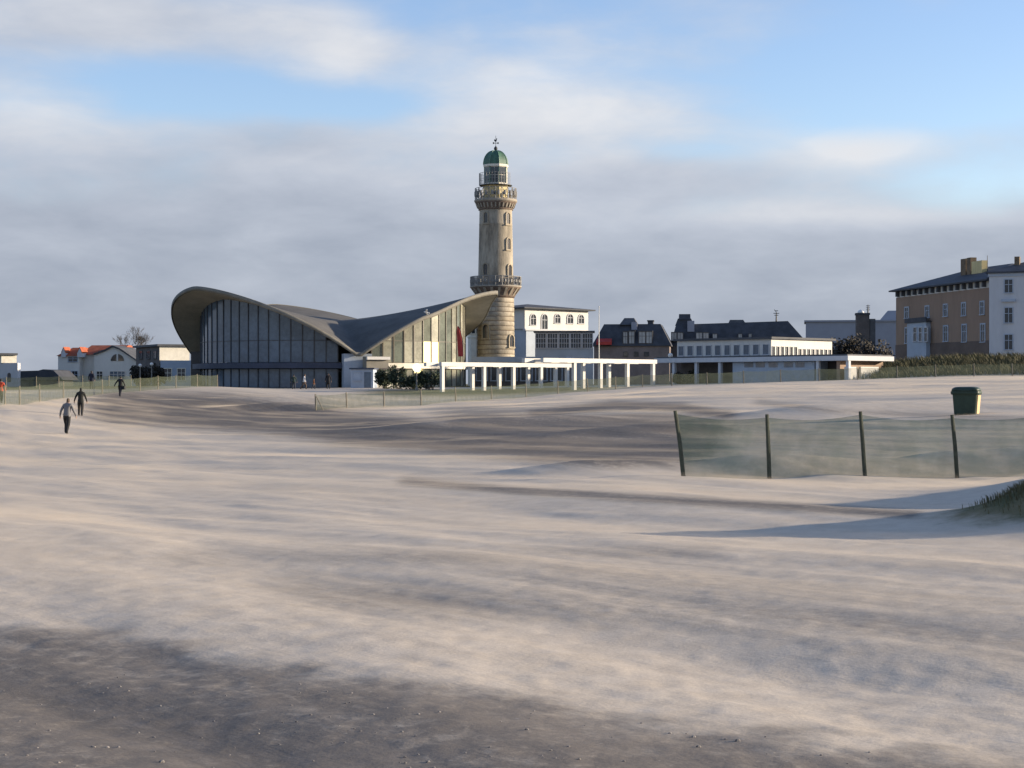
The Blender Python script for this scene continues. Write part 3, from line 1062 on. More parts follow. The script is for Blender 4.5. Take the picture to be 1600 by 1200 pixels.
def turret_house():
    T, f, g = bldg('corner_turret', 'small pale turret with rounded cap and ball finial behind the shell hall', 'turret', 738, 236, 0)
    D = 236
    c = at(740, 600, D)
    k = D / F
    zz = lambda y: CZ + (600 - y) * k
    m = MB()
    m.lathe([(9.5 * k, g), (9.5 * k, zz(529)), (10.5 * k, zz(528)), (10.5 * k, zz(526)), (9 * k, zz(525)), (9 * k, zz(507)), (10 * k, zz(506)), (10 * k, zz(504))], 8, (c.x, c.y), R(22.5))
    b = m.build('wall', M_CREAM, T)
    m = MB()
    m.lathe([(10 * k, zz(504)), (8.5 * k, zz(500)), (5.5 * k, zz(497)), (2 * k, zz(495.5)), (0.6 * k, zz(495))], 8, (c.x, c.y), R(22.5))
    m.build('cap', M_BLUEGREY, T)
    m = MB()
    m.tube((c.x, c.y, zz(496)), (c.x, c.y, zz(493)), 0.06)
    m.lathe([(0.1 * k, zz(494)), (1.3 * k, zz(493)), (1.6 * k, zz(491.8)), (1.2 * k, zz(490.6)), (0.1 * k, zz(490))], 10, (c.x, c.y))
    m.build('ball_finial', M_CREAM, T, True)
    for t in (-90, -45, -135):
        ff = Face((c.x, c.y), 0)
        ff.n = Vector((math.cos(R(t)), math.sin(R(t)), 0))
        ff.u = Vector((-math.sin(R(t)), math.cos(R(t)), 0))
        ff.O = ff.O + ff.n * (9 * k * math.cos(math.pi / 8))
        ff.window(T, -0.22, 0.22, zz(521), zz(509), fw=0.06, rows=1, bars=0)


turret_house()


def terrace_building():
    # dark mansard terrace behind the pergola
    T, f, g = bldg('mansard_house', 'dark mansard-roofed house with pale dormer windows and a red awning', 'house', 928, 282, -8)
    s1 = f.s(1046)
    ze, zr = f.z(960, 541), f.z(960, 506)
    block(T, f, 0, s1, 11, g, ze, M_PINK)
    f.hip('roof', M_SLATE, T, 0, s1, -11, 0, ze, zr, 0.3, ins=1.9)
    for a, b, y0, y1, m in ((974, 980, 537, 519, M_CURTAIN), (983, 991, 537, 518, M_CURTAIN), (998.5, 1008, 536, 518.5, M_CURTAIN), (1010, 1018.5, 536, 518.5, M_CURTAIN)):
        fq = Face((f.p(0, 0, 0.12).x, f.p(0, 0, 0.12).y), -8)
        w = fq.window(T, fq.s(a), fq.s(b), fq.z(a, y0), fq.z(a, y1), glass=m, frame=M_BROWN, fw=0.12)
        q = MB()
        fq.box(q, fq.s(a) - .15, fq.s(b) + .15, fq.z(a, y0) - .1, fq.z(a, y1) + .2, -2.2, -0.06)
        q.build('dormer_cheek', M_SLATE_B, w)
    for a, b in ((974.5, 981), (991, 997.5), (1006.5, 1014)):
        f.window(T, f.s(a), f.s(b), f.z(a, 556), f.z(a, 550), fw=0.06, frame=M_BROWN, bars=0, rows=0)
    q = MB()
    a, b = f.s(933), f.s(956)
    z0, z1 = f.z(945, 539), f.z(945, 529)
    q.hexa([f.p(a, z0, 1.6), f.p(b, z0, 1.6), f.p(b, z0, 0.0), f.p(a, z0, 0.0), f.p(a, z0 + .5, 1.6), f.p(b, z0 + .5, 1.6), f.p(b, z1, 0.0), f.p(a, z1, 0.0)])
    q.build('awning', M_REDCLOTH, T)['label'] = 'red cloth awning'
    # roof turret with trapezoid cap and its pale gable
    q = MB()
    za, zb = f.z(980, 507), f.z(980, 496)
    q.hexa([f.p(f.s(967), za, -1), f.p(f.s(995.5), za, -1), f.p(f.s(995.5), za, -6), f.p(f.s(967), za, -6),
            f.p(f.s(974), zb, -2.5), f.p(f.s(989), zb, -2.5), f.p(f.s(989), zb, -4.5), f.p(f.s(974), zb, -4.5)])
    q.build('roof_turret', M_SLATE_B, T)
    q = MB()
    f.box(q, f.s(986), f.s(995), f.z(990, 515), f.z(990, 503), -2, -0.85)
    q.build('dormer_front', M_FARGREY, T)
    q = MB()
    f.box(q, f.s(1011), f.s(1019.5), f.z(1015, 512), f.z(1015, 501.5), -4, -2)
    c = q.build('chimney', M_SLATE, T)
    q = MB()
    f.box(q, f.s(1010), f.s(1020.5), f.z(1015, 501.4), f.z(1015, 499.5), -4.1, -1.9)
    q.build('chimney_cap', M_SLATE, c)

    T, f, g = bldg('long_mansard_house', 'long dark slate mansard house with stepped chimney turret and roof mast', 'house', 1049, 288, -6)
    s1 = f.s(1262)
    ze, zr = f.z(1100, 540), f.z(1100, 506.5)
    block(T, f, 0, s1, 12, g, ze, M_BROWN)
    mb = MB()
    zR = f.z(1232, 501)
    base = [f.p(-0.2, ze, .3), f.p(s1 + .3, ze, .3), f.p(s1 + .3, ze, -12.3), f.p(-.2, ze, -12.3)]
    topv = [f.p(0.8, zr, -1.6), f.p(f.s(1232), zR, -1.6), f.p(f.s(1232), zR, -10), f.p(0.8, zr, -10)]
    mb.hexa(base + topv)
    roof = mb.build('roof', M_SLATE, T)
    q = MB()
    for (a, b, y0, y1) in ((1055, 1084, 506, 497), (1060.5, 1079, 497, 490)):
        za, zb = f.z(a, y0), f.z(a, y1)
        ins = (b - a) * .14 if y1 > 493 else 0.3
        q.hexa([f.p(f.s(a), za - .2, -1.7), f.p(f.s(b), za - .2, -1.7), f.p(f.s(b), za - .2, -5), f.p(f.s(a), za - .2, -5),
                f.p(f.s(a + ins), zb, -2), f.p(f.s(b - ins), zb, -2), f.p(f.s(b - ins), zb, -4.6), f.p(f.s(a + ins), zb, -4.6)])
    q.build('chimney_turret', M_SLATE, T)
    q = MB()
    f.box(q, f.s(1074), f.s(1085), f.z(1080, 518), f.z(1080, 501), -2, -0.7)
    q.build('dormer_front', M_FARGREY, T)
    q = MB()
    za, zb = f.z(1150, 506), f.z(1150, 499)
    q.hexa([f.p(f.s(1137), za - .3, -1.6), f.p(f.s(1168), za - .3, -1.6), f.p(f.s(1168), za - .3, -5), f.p(f.s(1137), za - .3, -5),
            f.p(f.s(1141), zb, -2), f.p(f.s(1162), zb, -2), f.p(f.s(1162), zb, -4.6), f.p(f.s(1141), zb, -4.6)])
    q.build('roof_turret', M_SLATE_B, T)
    fq = Face((f.p(0, 0, 0.42).x, f.p(0, 0, 0.42).y), -6)
    for a, b, y0, y1 in ((1049.5, 1057, 532, 520), (1059, 1067, 532, 520), (1088, 1097, 531, 520), (1099, 1107, 531, 520), (1114, 1120, 530, 522), (1154, 1159, 528, 522), (1170, 1174, 527, 522)):
        w = fq.window(T, fq.s(a), fq.s(b), fq.z(a, y0), fq.z(a, y1), glass=M_CURTAIN, frame=M_SLATE_B, fw=0.1, bars=1, rows=0)
        q = MB()
        fq.box(q, fq.s(a) - .12, fq.s(b) + .12, fq.z(a, y0) - .1, fq.z(a, y1) + .15, -2.4, -0.06)
        q.build('dormer_cheek', M_SLATE_B, w)
    q = MB()
    p = f.p(f.s(1215), zR - .1, -4)
    q.tube(p, (p.x, p.y, f.z(1215, 486)), 0.16, 0.07, 6)
    for h, w in ((488, .5), (491, .35), (484, .3)):
        q.tube((p.x - w, p.y, f.z(1215, h)), (p.x + w, p.y, f.z(1215, h)), 0.06, n=5)
    q.tube((p.x, p.y, f.z(1215, 486)), (p.x - .35, p.y, f.z(1215, 482)), 0.05, n=5)
    q.build('antenna_mast', M_IRON, roof)


terrace_building()


def beach_pavilion():
    # low restaurant with a colonnade and a set-back upper storey
    T, f, g = bldg('beach_pavilion', 'long low white pavilion with flat roof, columns and set-back upper storey', 'pavilion', 1325, 158, -46)
    # f: shaded long side runs back from the corner; the second face f2 takes the sun
    O = at(1325, 600, 158)
    f2 = Face((O.x, O.y), 44)
    # along f the origin corner is at s=0 and the side extends to negative s
    sL = f.s(1022)
    z1, z0 = f.z(1300, 556), f.z(1300, 563.5)
    w2 = f2.s(1397)
    mb = MB()
    f.box(mb, sL, 0.0, z0, z1, -w2, 0)
    roof = mb.build('flat_roof', M_WHITE_B, T)
    mb = MB()
    f.box(mb, sL + .2, -0.2, z1, z1 + 0.15, -w2 + .2, -0.2)
    mb.build('roof_deck', M_SLATE_B, roof)
    mb = MB()
    f.box(mb, sL + 1, -2.2, g, z0 - 0.01, -w2 + 1, -3.2)
    mb.build('rear_wall', M_BROWN, T)
    # pale blue screen wall between the columns
    a, b = f.s(1138), f.s(1266)
    mb = MB()
    f.box(mb, a, b, g, z0 - 0.05, -2.9, -0.7)
    sw = mb.build('screen_wall', M_BLUEGREY, T)
    fq = Face((f.p(0, 0, -0.7).x, f.p(0, 0, -0.7).y), -46)
    for c in (1170, 1188, 1208, 1232, 1250):
        q = MB()
        fq.box(q, fq.s(c - 7), fq.s(c + 7), fq.z(c, 574), fq.z(c, 566), -0.1, 0.02)
        q.build('pane', M_GLASS_T, sw)
    for c in (1050, 1085, 1122, 1275, 1322):
        q = MB()
        s = f.s(c)
        f.box(q, s - 0.16, s + 0.16, g, z0 - 0.005, -0.55, -0.2)
        q.build('column', M_WHITE_B, T)
    # sunny end: low white panels under the eave
    for a, b in ((1327.5, 1345), (1350, 1378)):
        q = MB()
        f2.box(q, f2.s(a), f2.s(b), g, f2.z(a, 573), -0.6, -0.35)
        q.build('parapet_panel', M_WHITE, T)
    q = MB()
    f2.box(q, f2.s(1329), f2.s(1396), g, z0 - .02, -1.6, -1.2)
    q.build('end_wall', M_OCHRE, T)
    # upper storey
    C = at(1205, 600, 170)
    u1 = Face((C.x, C.y), -46)
    u2 = Face((C.x, C.y), 44)
    sl = u1.s(1058)
    sr = u2.s(1300)
    zt = u2.z(1205, 529.5)
    mb = MB()
    u1.box(mb, sl, 0, z1 + .1, zt, -sr, 0)
    up = mb.build('upper_storey', M_WHITE, T)
    mb = MB()
    u1.box(mb, sl - .3, 0.3, zt + .002, zt + .22, -sr - .3, 0.3)
    mb.build('upper_roof', M_SLATE_B, T)
    n = 10
    for i in range(n):
        a, b = sl + (-sl) * (i + .2) / n, sl + (-sl) * (i + .75) / n
        u1.window(up, a, b, z1 + .35, z1 + 1.35, bars=0, rows=0, fw=.05, glass=M_GLASS_T, frame=M_WHITE_B)
    n = 14
    for i in range(n):
        a, b = sr * (i + .25) / n, sr * (i + .72) / n
        u2.window(up, a, b, z1 + .25, z1 + (1.15 if i < 6 else 0.95), bars=0, rows=0, fw=.03, frame=M_WHITE)


beach_pavilion()


def promenade_kiosks():
    T, f, g = bldg('flat_roofed_kiosk', 'low blue-grey flat-roofed kiosk behind the white pergola', 'kiosk', 742, 204, -10)
    s1 = f.s(882)
    zt = f.z(800, 557.5)
    block(T, f, 0, s1, 6, g, f.z(800, 566), M_BROWN)
    mb = MB()
    f.box(mb, -.3, s1 + .3, f.z(800, 566) + .002, zt, -6.3, .5)
    mb.build('flat_roof', M_BLUEGREY, T)
    for i in range(6):
        f.window(T, s1 * (i + .12) / 6, s1 * (i + .82) / 6, g + 1.3, g + 3.0, bars=1, rows=0, frame=M_BLUEGREY)

    T, f, g = bldg('ticket_booth', 'plain blue-grey box booth beside the shell hall entrance', 'booth', 548, 181, -6)
    s1 = f.s(583)
    zt = f.z(560, 577)
    block(T, f, 0, s1, 2.4, g, zt, M_BLUEGREY)
    mb = MB()
    f.box(mb, -.15, s1 + .15, zt + .002, zt + .16, -2.55, .15)
    mb.build('roof', M_BAND, T)
    f.window(T, s1 * .12, s1 * .46, g + 1.5, zt - .35, bars=0, rows=0, glass=M_BLUEGREY, frame=M_BLUEGREY, fw=.06)
    q = MB()
    f.box(q, s1 * .6, s1 * .9, g + .6, zt - .3, -.05, .03)
    q.build('door', M_GLASS_T, T)

    T, f, g = bldg('entrance_porch', 'cream low porch wall with flat slab between booth and glazed gable', 'porch', 572, 186, 28)
    s1 = f.s(624)
    block(T, f, 0, s1, 1.5, g, f.z(590, 578), M_CREAM)
    mb = MB()
    f.box(mb, -.2, s1 + .2, f.z(590, 578) + .002, f.z(590, 575), -1.7, .5)
    mb.build('slab', M_BROWN, T)
    mb = MB()
    f.box(mb, .1, s1 * .68, f.z(590, 575) + .002, f.z(590, 557), -1.2, -.1)
    mb.build('upper_panel', M_FASCIA, T)
    mb = MB()
    f.box(mb, .05, s1 * .7, f.z(590, 562), f.z(590, 557.4), -.12, .25)
    mb.build('fascia', M_WHITE, T)
    for i in range(4):
        f.window(T, s1 * (i + .2) / 4, s1 * (i + .75) / 4, g + 1.2, g + 2.1, bars=0, rows=0, fw=.06)


promenade_kiosks()


def pergola(name, label, P0, P1, posts, ztop, rows, back):
    """a run of square white posts carrying beams from P0 to P1 (x, y)"""
    a, b = Vector((P0[0], P0[1], 0)), Vector((P1[0], P1[1], 0))
    u = (b - a).normalized()
    n = Vector((u.y, -u.x, 0))
    T = thing(name, label, 'pergola', (a.x, a.y, gz(a.x, a.y)), 'white pergolas on the promenade')
    f = Face((a.x, a.y), math.degrees(math.atan2(n.x, -n.y)))
    L = (b - a).length
    mb = MB()
    f.box(mb, -.25, L + .25, ztop - .4, ztop, -.19, .19)
    mb.build('beam', M_WHITE, T)
    if rows > 1:
        mb = MB()
        f.box(mb, -.25, L + .25, ztop - .4, ztop - .003, -back - .19, -back + .19)
        mb.build('beam', M_WHITE, T)
        for i in range(7):
            mb = MB()
            s = L * (i + .5) / 7
            f.box(mb, s - .09, s + .09, ztop - .34, ztop - .1, -back + .191, -.191)
            mb.build('cross_beam', M_WHITE, T)
    for r, px in posts:
        ff = Face((f.p(0, 0, -back * r).x, f.p(0, 0, -back * r).y), 0)
        ff.u, ff.n = f.u, f.n
        s = ff.s(px)
        p = ff.p(s, 0, 0)
        mb = MB()
        ff.box(mb, s - .17, s + .17, gz(p.x, p.y) - .3, ztop - .402, -.16, .16)
        mb.build('post', M_WHITE, T)
    return T


pergola('pergola', 'tall white square-post pergola with broad sunlit beam in front of the brown houses', (2.93, 152), (13.96, 163), [(0, 897), (0, 938), (0, 980), (0, 1020), (1, 911), (1, 951)], 4.04, 2, 2.4)
pergola('pergola', 'lower white pergola with close-set posts at the foot of the lighthouse', (-6.73, 160), (5.9, 172.6), [(0, 691), (0, 756), (0, 802), (0, 845), (1, 738), (1, 780), (1, 825), (1, 868), (0, 886)], 3.77, 2, 2.2)


def ochre_villa():
    C = at(1545, 600, 190)
    T = thing('ochre_villa', 'ochre rendered villa with bracketed eaves and dark hipped roof', 'villa', (C.x, C.y, gz(C.x, C.y)))
    g = gz(C.x, C.y) - 1
    E = at(1400, 600, 213)
    d = Vector((C.x - E.x, C.y - E.y, 0))
    ang = math.degrees(math.atan2(d.y, d.x))
    f = Face((E.x, E.y), ang)
    L = d.length
    zt = f.z(1400, 462)
    zt = (f.z(1402, 463) + f.z(1543, 452)) / 2
    ze = (f.z(1402, 454) + f.z(1543, 441)) / 2
    block(T, f, 0, L, 14, g, zt, M_OCHRE)
    block(T, f, -.06, L - .02, 14.1, g, f.z(1480, 535), M_OCHRE_D, 'plinth').location = f.n * 0.06
    fz = MB()
    f.box(fz, .05, L - .05, zt + .002, ze, -13.9, -.05)
    fz.build('frieze', M_WHITE, T)
    n = 15
    for i in range(n):
        q = MB()
        s = L * (i + .5) / n
        f.box(q, s - .13, s + .13, zt + .1, ze - .01, -.1, .42)
        q.build('eave_bracket', M_SLATE_B, T)
    roof = f.hip('roof', M_SLATE, T, 0, L, -14, 0, ze, ze + 2.6, 0.7)
    fc = Face((f.p(0, 0, -3.4).x, f.p(0, 0, -3.4).y), ang)
    for a, b, y, m in ((1501, 1509, 405, M_BRICK), (1510.5, 1516.5, 403, M_BRICK), (1518, 1534, 409, M_YELLOW)):
        q = MB()
        fc.box(q, fc.s(a), fc.s(b), ze + .5, fc.z(a, y), -.8, 0)
        ch = q.build('chimney', m, roof)
    q = MB()
    p = fc.p(fc.s(1538), ze + 1, -.4)
    q.tube(p, (p.x, p.y, fc.z(1538, 399)), .07, .03, 6)
    q.build('antenna_mast', M_IRON, roof)
    for c, y1, y0 in ((1417, 481, 497), (1449, 479, 496), (1477.5, 476.5, 494), (1506, 474, 493), (1535, 472, 491),
                      (1418, 513, 536), (1478, 510, 533), (1507, 508, 534), (1536, 507, 534)):
        w = 3.0 if y1 > 500 else 2.6
        f.window(T, f.s(c - w), f.s(c + w), f.z(c, y0), f.z(c, y1), fw=.16, frame=M_BLUEGREY)
    # bay with three windows and the balcony above
    sa, sb = f.s(1424), f.s(1454)
    q = MB()
    f.box(q, sa, sb, g, f.z(1440, 504), 0, .6)
    bay = q.build('bay', M_BLUEGREY, T)
    fb = Face((f.p(0, 0, .6).x, f.p(0, 0, .6).y), ang)
    for c in (1430, 1438.5, 1447):
        fb.window(T, fb.s(c - 2.2), fb.s(c + 2.2), fb.z(c, 533), fb.z(c, 512), fw=.12, frame=M_WHITE_B, bars=0)
    q = MB()
    f.box(q, sa - .3, sb + .3, f.z(1440, 504) + .002, f.z(1440, 496.5), .65, .8)
    f.box(q, sa - .3, sb + .3, f.z(1440, 504) + .002, f.z(1440, 502.5), .002, .65)
    q.build('balcony', M_SLATE, bay)
    return f, L, C


fO, LO, CO = ochre_villa()


def pale_villa():
    T, f, g = bldg('pale_villa', 'pale white three-storey villa with small hooded windows next to the ochre villa', 'villa', 1545.5, 188.5, -24)
    s1 = f.s(1660)
    zt = f.z(1560, 427)
    block(T, f, 0, s1, 12, g - .5, zt, M_WHITE_B)
    roof = f.hip('roof', M_SLATE, T, 0, s1, -12, 0, zt, zt + 1.6, .35)
    mb = MB()
    f.box(mb, -.12, s1 + .1, zt - .35, zt - .004, -.3, .12)
    mb.build('cornice', M_BLUEGREY, T)
    q = MB()
    f.box(q, f.s(1581), f.s(1589), zt + .8, zt + 2.0, -3.2, -2.2)
    q.build('chimney', M_BRICK, roof)
    for c in (1576, 1622):
        for y1, y0 in ((437, 457), (481, 504), (523, 546)):
            f.window(T, f.s(c - 6), f.s(c + 6), f.z(c, y0), f.z(c, y1), fw=.1, frame=M_BLUEGREY, bars=1, rows=1)
        q = MB()
        f.box(q, f.s(c - 11), f.s(c + 11), f.z(c, 471.5), f.z(c, 467.5), .002, .3)
        q.build('window_hood', M_BLUEGREY, T)


pale_villa()


def far_right():
    T, f, g = bldg('far_block', 'plain pale grey apartment block in the distance beside the ochre villa', 'apartment block', 1259, 330, -10)
    s1 = f.s(1425)
    zt = f.z(1300, 503)
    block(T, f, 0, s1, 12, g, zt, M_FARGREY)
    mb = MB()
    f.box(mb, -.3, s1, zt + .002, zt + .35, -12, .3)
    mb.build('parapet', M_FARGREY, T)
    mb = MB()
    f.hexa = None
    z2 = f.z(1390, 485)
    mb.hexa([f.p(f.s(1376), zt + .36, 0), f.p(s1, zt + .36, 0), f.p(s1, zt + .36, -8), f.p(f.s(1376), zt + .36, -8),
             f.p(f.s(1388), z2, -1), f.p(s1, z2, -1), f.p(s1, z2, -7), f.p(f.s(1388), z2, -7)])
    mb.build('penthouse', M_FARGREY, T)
    T, f, g = bldg('chimney_tower', 'squat dark brick chimney tower with small white dome and aerial', 'tower', 1338, 250, -8)
    s1 = f.s(1358.5)
    zt = f.z(1348, 492)
    block(T, f, 0, s1, 2, g, zt, M_BROWN)
    mb = MB()
    f.box(mb, -.1, s1 + .1, zt + .002, zt + .3, -2.1, .1)
    cap = mb.build('cap', M_SLATE, T)
    mb = MB()
    c = f.p(f.s(1346), 0, -1)
    mb.lathe([(.55, zt + .28), (.5, zt + .55), (.3, zt + .78), (.05, zt + .85)], 12, (c.x, c.y))
    mb.build('radome', M_GLOBE, cap, True)
    mb = MB()
    c = f.p(f.s(1357), 0, -1)
    mb.tube((c.x, c.y, zt + .25), (c.x, c.y, zt + 1.6), .12, .05, 6)
    for h in (.8, 1.1, 1.4):
        mb.tube((c.x - .3, c.y, zt + h), (c.x + .3, c.y, zt + h), .05, n=5)
    mb.build('aerial', M_IRON, cap)
    mb = MB()
    f.box(mb, s1 + .05, s1 + .9, g, f.z(1362, 498), -1.8, -.2)
    mb.build('flue', M_SLATE_B, T)


far_right()


def left_houses():
    T, f, g = bldg('red_roofed_house', 'white house with red tiled roofs and a half-round gable window', 'house', 97, 262, -9)
    P = lambda px, py, d: f.p(f.s(px), f.z(px, py), d)
    # main block behind
    sa, sb = f.s(128), f.s(232)
    ze = f.z(150, 554)
    block(T, f, sa, f.s(170), 9, g, ze, M_WHITE)
    zr = f.z(150, 538.5)
    q = MB()
    q.hexa([f.p(sa - .3, ze, .5), f.p(f.s(186), ze, .5), f.p(f.s(186), ze, -9.4), f.p(sa - .3, ze, -9.4),
            f.p(sa - .1, zr, -4), f.p(f.s(186), zr, -4), f.p(f.s(186), zr, -5), f.p(sa - .1, zr, -5)])
    q.build('roof', M_TILE, T)
    # asymmetric front gable
    prof = [(152, 610), (231, 610), (231, 573), (192, 546.5), (181, 542.5), (170, 548.5), (152, 555)]
    q = MB()
    n = len(prof)
    vs = [P(a, b, 1.2) for a, b in prof] + [P(a, b, 1.2) - f.n * 6 for a, b in prof]
    q.add(vs, [tuple(range(n)), tuple(range(2 * n - 1, n - 1, -1))] + [(i, i + n, (i + 1) % n + n, (i + 1) % n) for i in range(n)])
    gb = q.build('gable', M_WHITE, T)
    q = MB()
    for (a, b) in ((2, 3), (3, 4), (4, 5), (5, 6)):
        p0, p1 = prof[a], prof[b]
        up = Vector((0, 0, .28))
        b0 = [P(*p0, 1.5), P(*p1, 1.5), P(*p1, 1.5) - f.n * 6.5, P(*p0, 1.5) - f.n * 6.5]
        q.hexa([v + Vector((0, 0, .003)) for v in b0] + [v + up for v in b0])
    q.build('gable_roof', M_SLATE_B, gb)
    fg = Face((f.p(0, 0, 1.2).x, f.p(0, 0, 1.2).y), -9)
    r = (fg.s(194) - fg.s(173)) / 2
    sc, z0 = (fg.s(194) + fg.s(173)) / 2, fg.z(183, 564)
    q = MB()
    ring = [(sc + r * math.cos(math.pi * i / 12), z0 + r * math.sin(math.pi * i / 12)) for i in range(13)]
    k = len(ring)
    q.add([fg.p(a, b, .03) for a, b in ring] + [fg.p(a, b, -.2) for a, b in ring], [tuple(range(k)), tuple(range(2 * k - 1, k - 1, -1))] + [(i, i + k, (i + 1) % k + k, (i + 1) % k) for i in range(k)])
    w = q.build('half_round_window', M_GLASS, T)
    q = MB()
    fg.box(q, sc - .13, sc + .13, z0, z0 + r - .02, -.1, .08)
    q.build('mullion', M_WHITE, w)
    for a, b in ((151.5, 160), (172, 183.5), (184.5, 195), (205, 210)):
        fg.window(T, fg.s(a), fg.s(b), fg.z(a, 592), fg.z(a, 580.5), fw=.1, frame=M_WHITE, glass=M_GLASS_T if a > 170 else M_GLASS)
    # lower wing
    s0, s1 = 0, f.s(130)
    fw = Face((f.p(0, 0, 1.5).x, f.p(0, 0, 1.5).y), -9)
    zw = f.z(110, 556.5)
    block(T, fw, 0, s1, 6, g, zw, M_WHITE, 'wing_wall')
    q = MB()
    zr2 = f.z(110, 543)
    q.hexa([fw.p(-.2, zw + .002, .3), fw.p(s1 - .2, zw + .002, .3), fw.p(s1 - .2, zw + .002, -6.2), fw.p(-.2, zw + .002, -6.2),
            fw.p(fw.s(101) + .2, zr2, -2.6), fw.p(fw.s(123), zr2, -2.6), fw.p(fw.s(123), zr2, -3.4), fw.p(fw.s(101) + .2, zr2, -3.4)])
    q.build('wing_roof', M_TILE, T)
    for a, b in ((97, 104), (122, 129.5)):     # two narrow white gables flank the dormer
        q = MB()
        c = (a + b) / 2
        pr = [(a, zw - .2), (b, zw - .2), (b, fw.z(c, 552)), (c, fw.z(c, 544)), (a, fw.z(c, 552))]
        vs = [fw.p(fw.s(x), z, .35) for x, z in pr] + [fw.p(fw.s(x), z, -2) for x, z in pr]
        q.add(vs, [(0, 1, 2, 3, 4), (9, 8, 7, 6, 5)] + [(i, i + 5, (i + 1) % 5 + 5, (i + 1) % 5) for i in range(5)])
        gb2 = q.build('gablet', M_WHITE_B, T)
        q = MB()
        for i0, i1 in ((2, 3), (3, 4)):
            lo4 = [vs[i0] + Vector((0, 0, .004)), vs[i1] + Vector((0, 0, .004)), vs[i1 + 5] + Vector((0, 0, .004)), vs[i0 + 5] + Vector((0, 0, .004))]
            q.hexa(lo4 + [v + Vector((0, 0, .2)) for v in lo4])
        q.build('gablet_roof', M_TILE, gb2)
    for a, b, y0, y1 in ((107, 121, 565, 558), (106, 111, 594, 580), (113, 121, 594, 580)):
        fw.window(T, fw.s(a), fw.s(b), fw.z(a, y0), fw.z(a, y1), fw=.08, frame=M_BLUEGREY)

    T, f, g = bldg('brown_house', 'dark brown house with one cream sunlit side wall next to the shell hall', 'house', 249, 238, -62)
    sL = f.s(212)
    f2 = Face((f.O.x, f.O.y), 28)
    zt = f.z(249, 541)
    w2 = f2.s(296)
    mb = MB()
    f.box(mb, sL, 0, g, zt, -w2, -.05)
    mb.build('wall', M_BROWN, T)
    q = MB()
    f2.box(q, 0.02, w2, f2.z(255, 563), zt - .002, -.04, .02)
    q.build('rendered_side', M_CREAM, T)
    mb = MB()
    f.box(mb, sL - .3, .4, zt, zt + .3, -w2 - .4, .4)
    mb.build('flat_roof', M_SLATE_B, T)
    fl = Face((f2.p(-.3, 0, 1.6).x, f2.p(-.3, 0, 1.6).y), -5)
    q = MB()
    fl.box(q, 0, 6.5, g, f2.z(255, 563.5), -2.6, 0)
    q.build('lower_shade_box', M_BLUEGREY, T)  # added box: shadow on the lower wall put in as blue-grey
    for i in range(3):
        fl.window(T, .5 + i * 2, 1.6 + i * 2, g + 1.5, g + 3.1, fw=.1, glass=M_GLASS)
    for c in (220, 232, 242):
        f.window(T, f.s(c - 2.5), f.s(c + 2.5), f.z(c, 560), f.z(c, 549), fw=.08, frame=M_SLATE_B)

    T, f, g = bldg('edge_house', 'white cottage with sunlit wall top put in as cream and arched doorway by the grass', 'cottage', 27.5, 240, 26)
    f.s0 = f.s(-40)
    fr = Face((f.O.x, f.O.y), 6)
    s0 = fr.s(-45)
    zt = fr.z(20, 555)
    mb = MB()
    fr.box(mb, s0, 0, g, fr.z(20, 567), -2.2, 0)
    mb.build('wall', M_WHITE_B, T)
    ff = Face((fr.p(0, 0, -.8).x, fr.p(0, 0, -.8).y), 30)
    mb = MB()
    ff.box(mb, ff.s(2), ff.s(26), fr.z(20, 567) + .002, zt, -1.4, 0)
    mb.build('sunlit_top', M_CREAM, T)  # wall's sunlit top, put in as a turned, lighter cream piece
    mb = MB()
    ff.box(mb, ff.s(1) - 3, ff.s(27), zt + .002, zt + .3, -1.6, .3)
    mb.build('roof', M_SLATE_B, T)
    q = MB()
    fr.arch(q, fr.s(11.5), fr.s(17), fr.z(14, 597), fr.z(14, 582.5), -.1, .03)
    q.build('doorway', M_GLASS, T)

    T, f, g = bldg('long_shed', 'long low dark shed with rounded roof between the two white houses', 'shed', 26, 250, -4)
    s1 = f.s(90)
    zw = f.z(50, 594)
    block(T, f, 0, s1, 7, g, zw, M_SLATE)
    q = MB()
    prof = [(-.2, zw), (0.1, f.z(30, 580)), (s1 * .55, f.z(60, 579)), (s1 * .66, f.z(60, 577)), (s1 * .9, f.z(80, 578.5)), (s1 + .5, f.z(88, 590)), (s1 + .8, zw)]
    n = len(prof)
    q.add([f.p(a, z, .3) for a, z in prof] + [f.p(a, z, -7.3) for a, z in prof], [tuple(range(n)), tuple(range(2 * n - 1, n - 1, -1))] + [(i, i + n, (i + 1) % n + n, (i + 1) % n) for i in range(n)])
    q.build('roof', M_SLATE, T)
    for i in range(3):
        q = MB()
        f.box(q, s1 * (.1 + i * .3), s1 * (.3 + i * .3), g, zw - .1, -.05, .06)
        q.build('door', M_BROWN, T)


left_houses()


